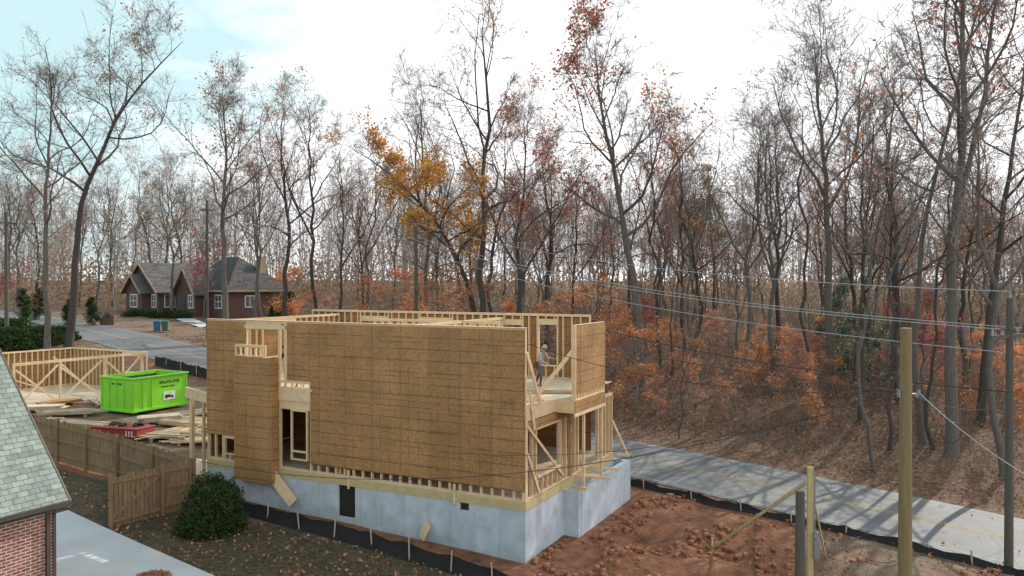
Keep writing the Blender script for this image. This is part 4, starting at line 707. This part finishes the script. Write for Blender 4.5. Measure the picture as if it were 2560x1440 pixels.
# ------------------------------------------------------------ poles & wires
def pole(px,Yd,ytop,r,mk,lab,arm=None,name='utility_pole',lean=0):
    x=(px-1280)/F*Yd; z0=float(T(x,Yd)); zt=CZ-(ytop-HZ)/F*Yd; e=thing(name,lab,'utility pole',(x,Yd,z0)); h=zt-z0; mb=MB(); mb.cyl((0,0,-1),(lean,0,h),r*1.15,r*.85,18); part('shaft',mb.mesh('pole_shaft',[mk],False),e)
    if arm:
        mb=MB(); mb.beam((-arm[0]*.8,-arm[0]*.5,h-arm[1]),(arm[0]*.8,arm[0]*.5,h-arm[1]),.1,.12); part('crossarm',mb.mesh('pole_crossarm',[mk]),e)
        for k in (-.9,-.4,.4,.9): one('insulator',e,['steel'],lambda mb:mb.cyl((arm[0]*.8*k,arm[0]*.5*k,h-arm[1]+.06),(arm[0]*.8*k,arm[0]*.5*k,h-arm[1]+.25),.05,.03,8))
        one('insulator',e,['steel'],lambda mb:mb.cyl((0,0,h),(0,0,h+.25),.05,.03,8))
    return (x,Yd,zt),e
pA,eA=pole(2265,18.7,820,.15,'pole','new yellowish wooden utility pole without crossarm')
mb=MB(); hA=pA[2]-eA.location.z; mb.cyl((-.2,0,hA-1.55),(.28,0,hA-1.55),.025,.025,8); mb.box(-.18,-.14,-.05,.05,hA-1.62,hA-1.45); mb.cyl((.25,0,hA-1.62),(.33,0,hA-1.45),.04,.05,8); part('bracket',mb.mesh('cable_bracket',['steel']),eA)
pB,eB=pole(2525,27.2,745,.13,'poleg','grey utility pole at the road edge',(1.3,1.3))
pC,eC=pole(1040,60,565,.14,'poleg','dark utility pole with short crossarm by the wood',(.7,1.05))
pD,eD=pole(16,72,530,.16,'poleg','dark utility pole beside the roadside hedge',(.7,1.0))
pE,eE=pole(518,78,500,.12,'poleg','dark utility pole near the brick house',(.6,1.0))
pS,eS=pole(2002,20,1228,.13,'poleg','short cut off grey wooden post',name='wooden_post')
x,y=(2027-1280)/F*20.8,20.8; z0=float(T(x,y)); TP=thing('temporary_power_post','yellow timber post with braces and electric meter box','power post',(x,y,z0)); zt=CZ-(1168-HZ)/F*y-z0
mb=MB(); mb.box(-.07,.07,-.06,.06,-.3,zt); part('post',mb.mesh('power_post_timber',['treat']),TP)
f1_=gp(1782,1372); f2_=gp(2066,1395)
one('brace',TP,['treat'],lambda mb:mb.beam((f1_[0]-x,f1_[1]-y,f1_[2]-z0),(-.08,.08,zt-.42),.04,.09)); one('brace',TP,['treat'],lambda mb:mb.beam((f2_[0]-x,f2_[1]-y,f2_[2]-z0),(.08,.05,zt-.7),.04,.09)); one('stake',TP,['treat'],lambda mb:mb.box(f1_[0]-x-.03,f1_[0]-x+.03,f1_[1]-y-.03,f1_[1]-y+.03,f1_[2]-z0-.1,f1_[2]-z0+.35))
mb=MB(); mb.box(.06,.2,-.16,-.0,zt-2.35,zt-1.85); mb.cyl((.13,-.16,zt-1.75),(.13,-.06,zt-1.75),.09,.09,12); mb.cyl((.09,-.08,zt-1.85),(.09,-.08,zt-.1),.02,.02,8); part('meter_box',mb.mesh('meter_box',['steel']),TP)
def wire(a,b,sag,r,mk='wire',lab='thin black overhead cable'):
    a=np.array(a,float);b=np.array(b,float); t=np.linspace(0,1,28)[:,None]; P=a*(1-t)+b*t; P[:,2]-=(4*sag*t*(1-t))[:,0]; V,Q=tube(P,np.full(28,r),5); thing('overhead_wire',lab,'power line',mesh=npmesh('wire',V,Q,[mk]),group='overhead wires')
def wp(px,py,Y_): return ((px-1280)/F*Y_,Y_,CZ-(py-HZ)/F*Y_)
for dz,off in ((0.2,0),(-.95,.7),(-.95,-.5),(-1.7,0)):
    a_=(pC[0]+off*.7,pC[1]+off*.5,pC[2]+dz); b_=(pB[0]+off,pB[1]+off*.6,pB[2]+dz*1.1); wire(a_,b_,.9,.016,'wirel','long cable strung between utility poles')
    wire(b_,(b_[0]+22,b_[1]-18,b_[2]-1.5),.5,.012); wire(a_,(pE[0],pE[1],pE[2]+dz),1.0,.016,'wirel'); wire((pE[0],pE[1],pE[2]+dz),(pD[0],pD[1],pD[2]+dz),.6,.013)
wire((pC[0],pC[1],pC[2]-2.6),(pB[0],pB[1],pB[2]-3.2),1.5,.02,lab='thick telephone cable between poles')
aA=(pA[0],pA[1],pA[2]-1.5)
wire(aA,wp(480,1150,29),1.3,.011); wire(aA,(pC[0],pC[1],pC[2]-3.6),1.2,.013); wire(wp(1320,860,26),aA,.5,.01); wire(aA,wp(1100,1130,24),.6,.008)
wire((aA[0]+.3,aA[1],aA[2]),wp(2640,1230,14),.15,.012,'wirel','twisted pale service cable from the pole'); wire(aA,(pB[0],pB[1],pB[2]-3.6),.3,.01)
t=np.linspace(0,6.28,25); cP=np.stack([.28*np.cos(t),0*t,.28*np.sin(t)],1); V,Q=tube(cP,np.full(25,.015),5); c_=wp(2380,1082,22); o=thing('cable_coil','black cable coil hanging from the overhead wire','cable',c_,mesh=npmesh('cable_coil',V,Q,['wire']))
# ------------------------------------------------------------ people
def person(loc,rz,lab,top='hood',pants='jean',stoop=.15,arms=((.25,.15),(.3,-.05)),step=.15,hoodup=True,s=1.0):
    vs=[];es=[];rs=[];cat=[]
    def a(p,r,par=None,c=0):
        vs.append(p);rs.append(r);cat.append(c)
        if par is not None: es.append((par,len(vs)-1))
        return len(vs)-1
    f=stoop
    pe=a((0,0,.95),(.15,.12),None,2); wa=a((0,f*.3,1.1),(.14,.105),pe,1); ch=a((0,f*.8,1.32),(.165,.12),wa,1); nk=a((0,f*1.15,1.5),(.06,.06),ch,0); h1=a((0,f*1.4+.02,1.6),(.082,.095),nk,0); h2=a((0,f*1.5+.02,1.7),(.075,.085),h1,0)
    a((0,f*1.45+.12,1.62),(.014,.014),h1,0)
    for sd,(ex,ez_) in ((-1,arms[0]),(1,arms[1])):
        sh=a((sd*.19,f*.95,1.43),(.07,.07),ch,1); el=a((sd*.27,f*.9+.08,1.16),(.048,.048),sh,1); wr=a((sd*.22,f*.9+.08+ex,1.08+ez_),(.032,.03),el,1); pm=a((sd*.215,f*.9+.15+ex,1.07+ez_),(.035,.02),wr,0)
        for k in range(4): 
            q=a((sd*(.19+.017*k),f*.9+.2+ex,1.055+ez_-.008*abs(k-1)),(.009,.009),pm,0); a((sd*(.192+.016*k),f*.9+.215+ex+.01*(k in(1,2)),1.02+ez_),(.008,.008),q,0)
        a((sd*.17,f*.9+.16+ex,1.06+ez_),(.01,.01),pm,0)
        hp=a((sd*.1,0,.88),(.095,.1),pe,2); kn=a((sd*.12,.07+sd*step,.5),(.062,.065),hp,2); an=a((sd*.13,-.02+sd*step*1.3,.1),(.045,.045),kn,3); a((sd*.14,.14+sd*step*1.3,.045),(.045,.035),an,3)
    me=bpy.data.meshes.new('sk'); me.from_pydata(vs,es,[]); o=bpy.data.objects.new('sk',me); col.objects.link(o); md=o.modifiers.new('s','SKIN'); md.use_smooth_shade=True
    if not me.skin_vertices:
        bpy.context.view_layer.objects.active=o; bpy.ops.object.modifier_remove(modifier='s'); bpy.ops.object.modifier_add(type='SKIN'); o.modifiers[0].use_smooth_shade=True
    for i,r in enumerate(rs): me.skin_vertices[0].data[i].radius=r; me.skin_vertices[0].data[i].use_root=(i==0)
    sb=o.modifiers.new('b','SUBSURF'); sb.levels=1; sb.render_levels=1; bpy.context.view_layer.update()
    m2=bpy.data.meshes.new_from_object(o.evaluated_get(bpy.context.evaluated_depsgraph_get())); bpy.data.objects.remove(o); m2.materials.clear()
    for k in ('skin',top,pants,'boot'): m2.materials.append(M[k])
    va=np.array(vs); A_=va[[e[0] for e in es]]; B_=va[[e[1] for e in es]]; cc=[cat[e[1]] for e in es]
    for p_ in m2.polygons:
        c=np.array(p_.center); d_=B_-A_; tt_=np.clip(((c-A_)*d_).sum(1)/((d_**2).sum(1)+1e-9),0,1); k=np.argmin((((A_+d_*tt_[:,None])-c)**2).sum(1)); p_.material_index=cc[k]
    e=thing('person',lab,'person',loc,rz); e.scale=(s,s,s); bo=part('body',m2,e)
    hb=MB(); n=10
    cz_=1.66; cy=f*1.45+.0
    for i in range(n):
        for j in range(6):
            def pt(i,j): th=2*math.pi*i/n; ph=math.pi/2*j/6; return (.105*math.cos(th)*math.cos(ph),cy+.125*math.sin(th)*math.cos(ph)-.01,cz_+.13*math.sin(ph))
            hb.poly([pt(i,j),pt(i+1,j),pt(i+1,j+1),pt(i,j+1)])
    if hoodup: hb.box(-.09,.09,cy-.13,cy-.06,cz_-.15,cz_)
    part('hood' if hoodup else 'cap',hb.mesh('headwear',[top if hoodup else 'dcl'],True),e)
    bt=MB()
    for i in range(12):
        t0=2*math.pi*i/12; t1=2*math.pi*(i+1)/12; bt.poly([(.17*math.cos(t0),.14*math.sin(t0)+.01,1.0),(.17*math.cos(t1),.14*math.sin(t1)+.01,1.0),(.17*math.cos(t1),.14*math.sin(t1)+.01,1.07),(.17*math.cos(t0),.14*math.sin(t0)+.01,1.07)])
    bt.box(.14,.22,-.08,.08,.82,1.02); part('tool_belt',bt.mesh('tool_belt',['boot']),e)
    ey=MB(); ey.box(-.04,-.02,f*1.45+.095,f*1.45+.108,1.635,1.645); ey.box(.02,.04,f*1.45+.095,f*1.45+.108,1.635,1.645); ey.box(-.025,.025,f*1.45+.092,f*1.45+.1,1.565,1.572); part('face',ey.mesh('face_features',['dcl']),e)
k=(1346-1280)/F; Yp=31.5; person((k*Yp,Yp,ZD),-2.2,'standing worker in pale hooded top, jeans and tool belt',stoop=.22,s=.95)
x,y=hw(fac(694,1)[0],.75); person((x,y,ZD),2.6,'worker in dark clothes and cap leaning over the rail','dcl','dcl',.25,hoodup=False,s=.96)
x,y=hw(vL-.25,.75); person((x,y,1.06),-1.2,'worker in dark clothes standing at the house corner','dcl','dcl',.1,hoodup=False)
print('TREES',TREE_N[0])
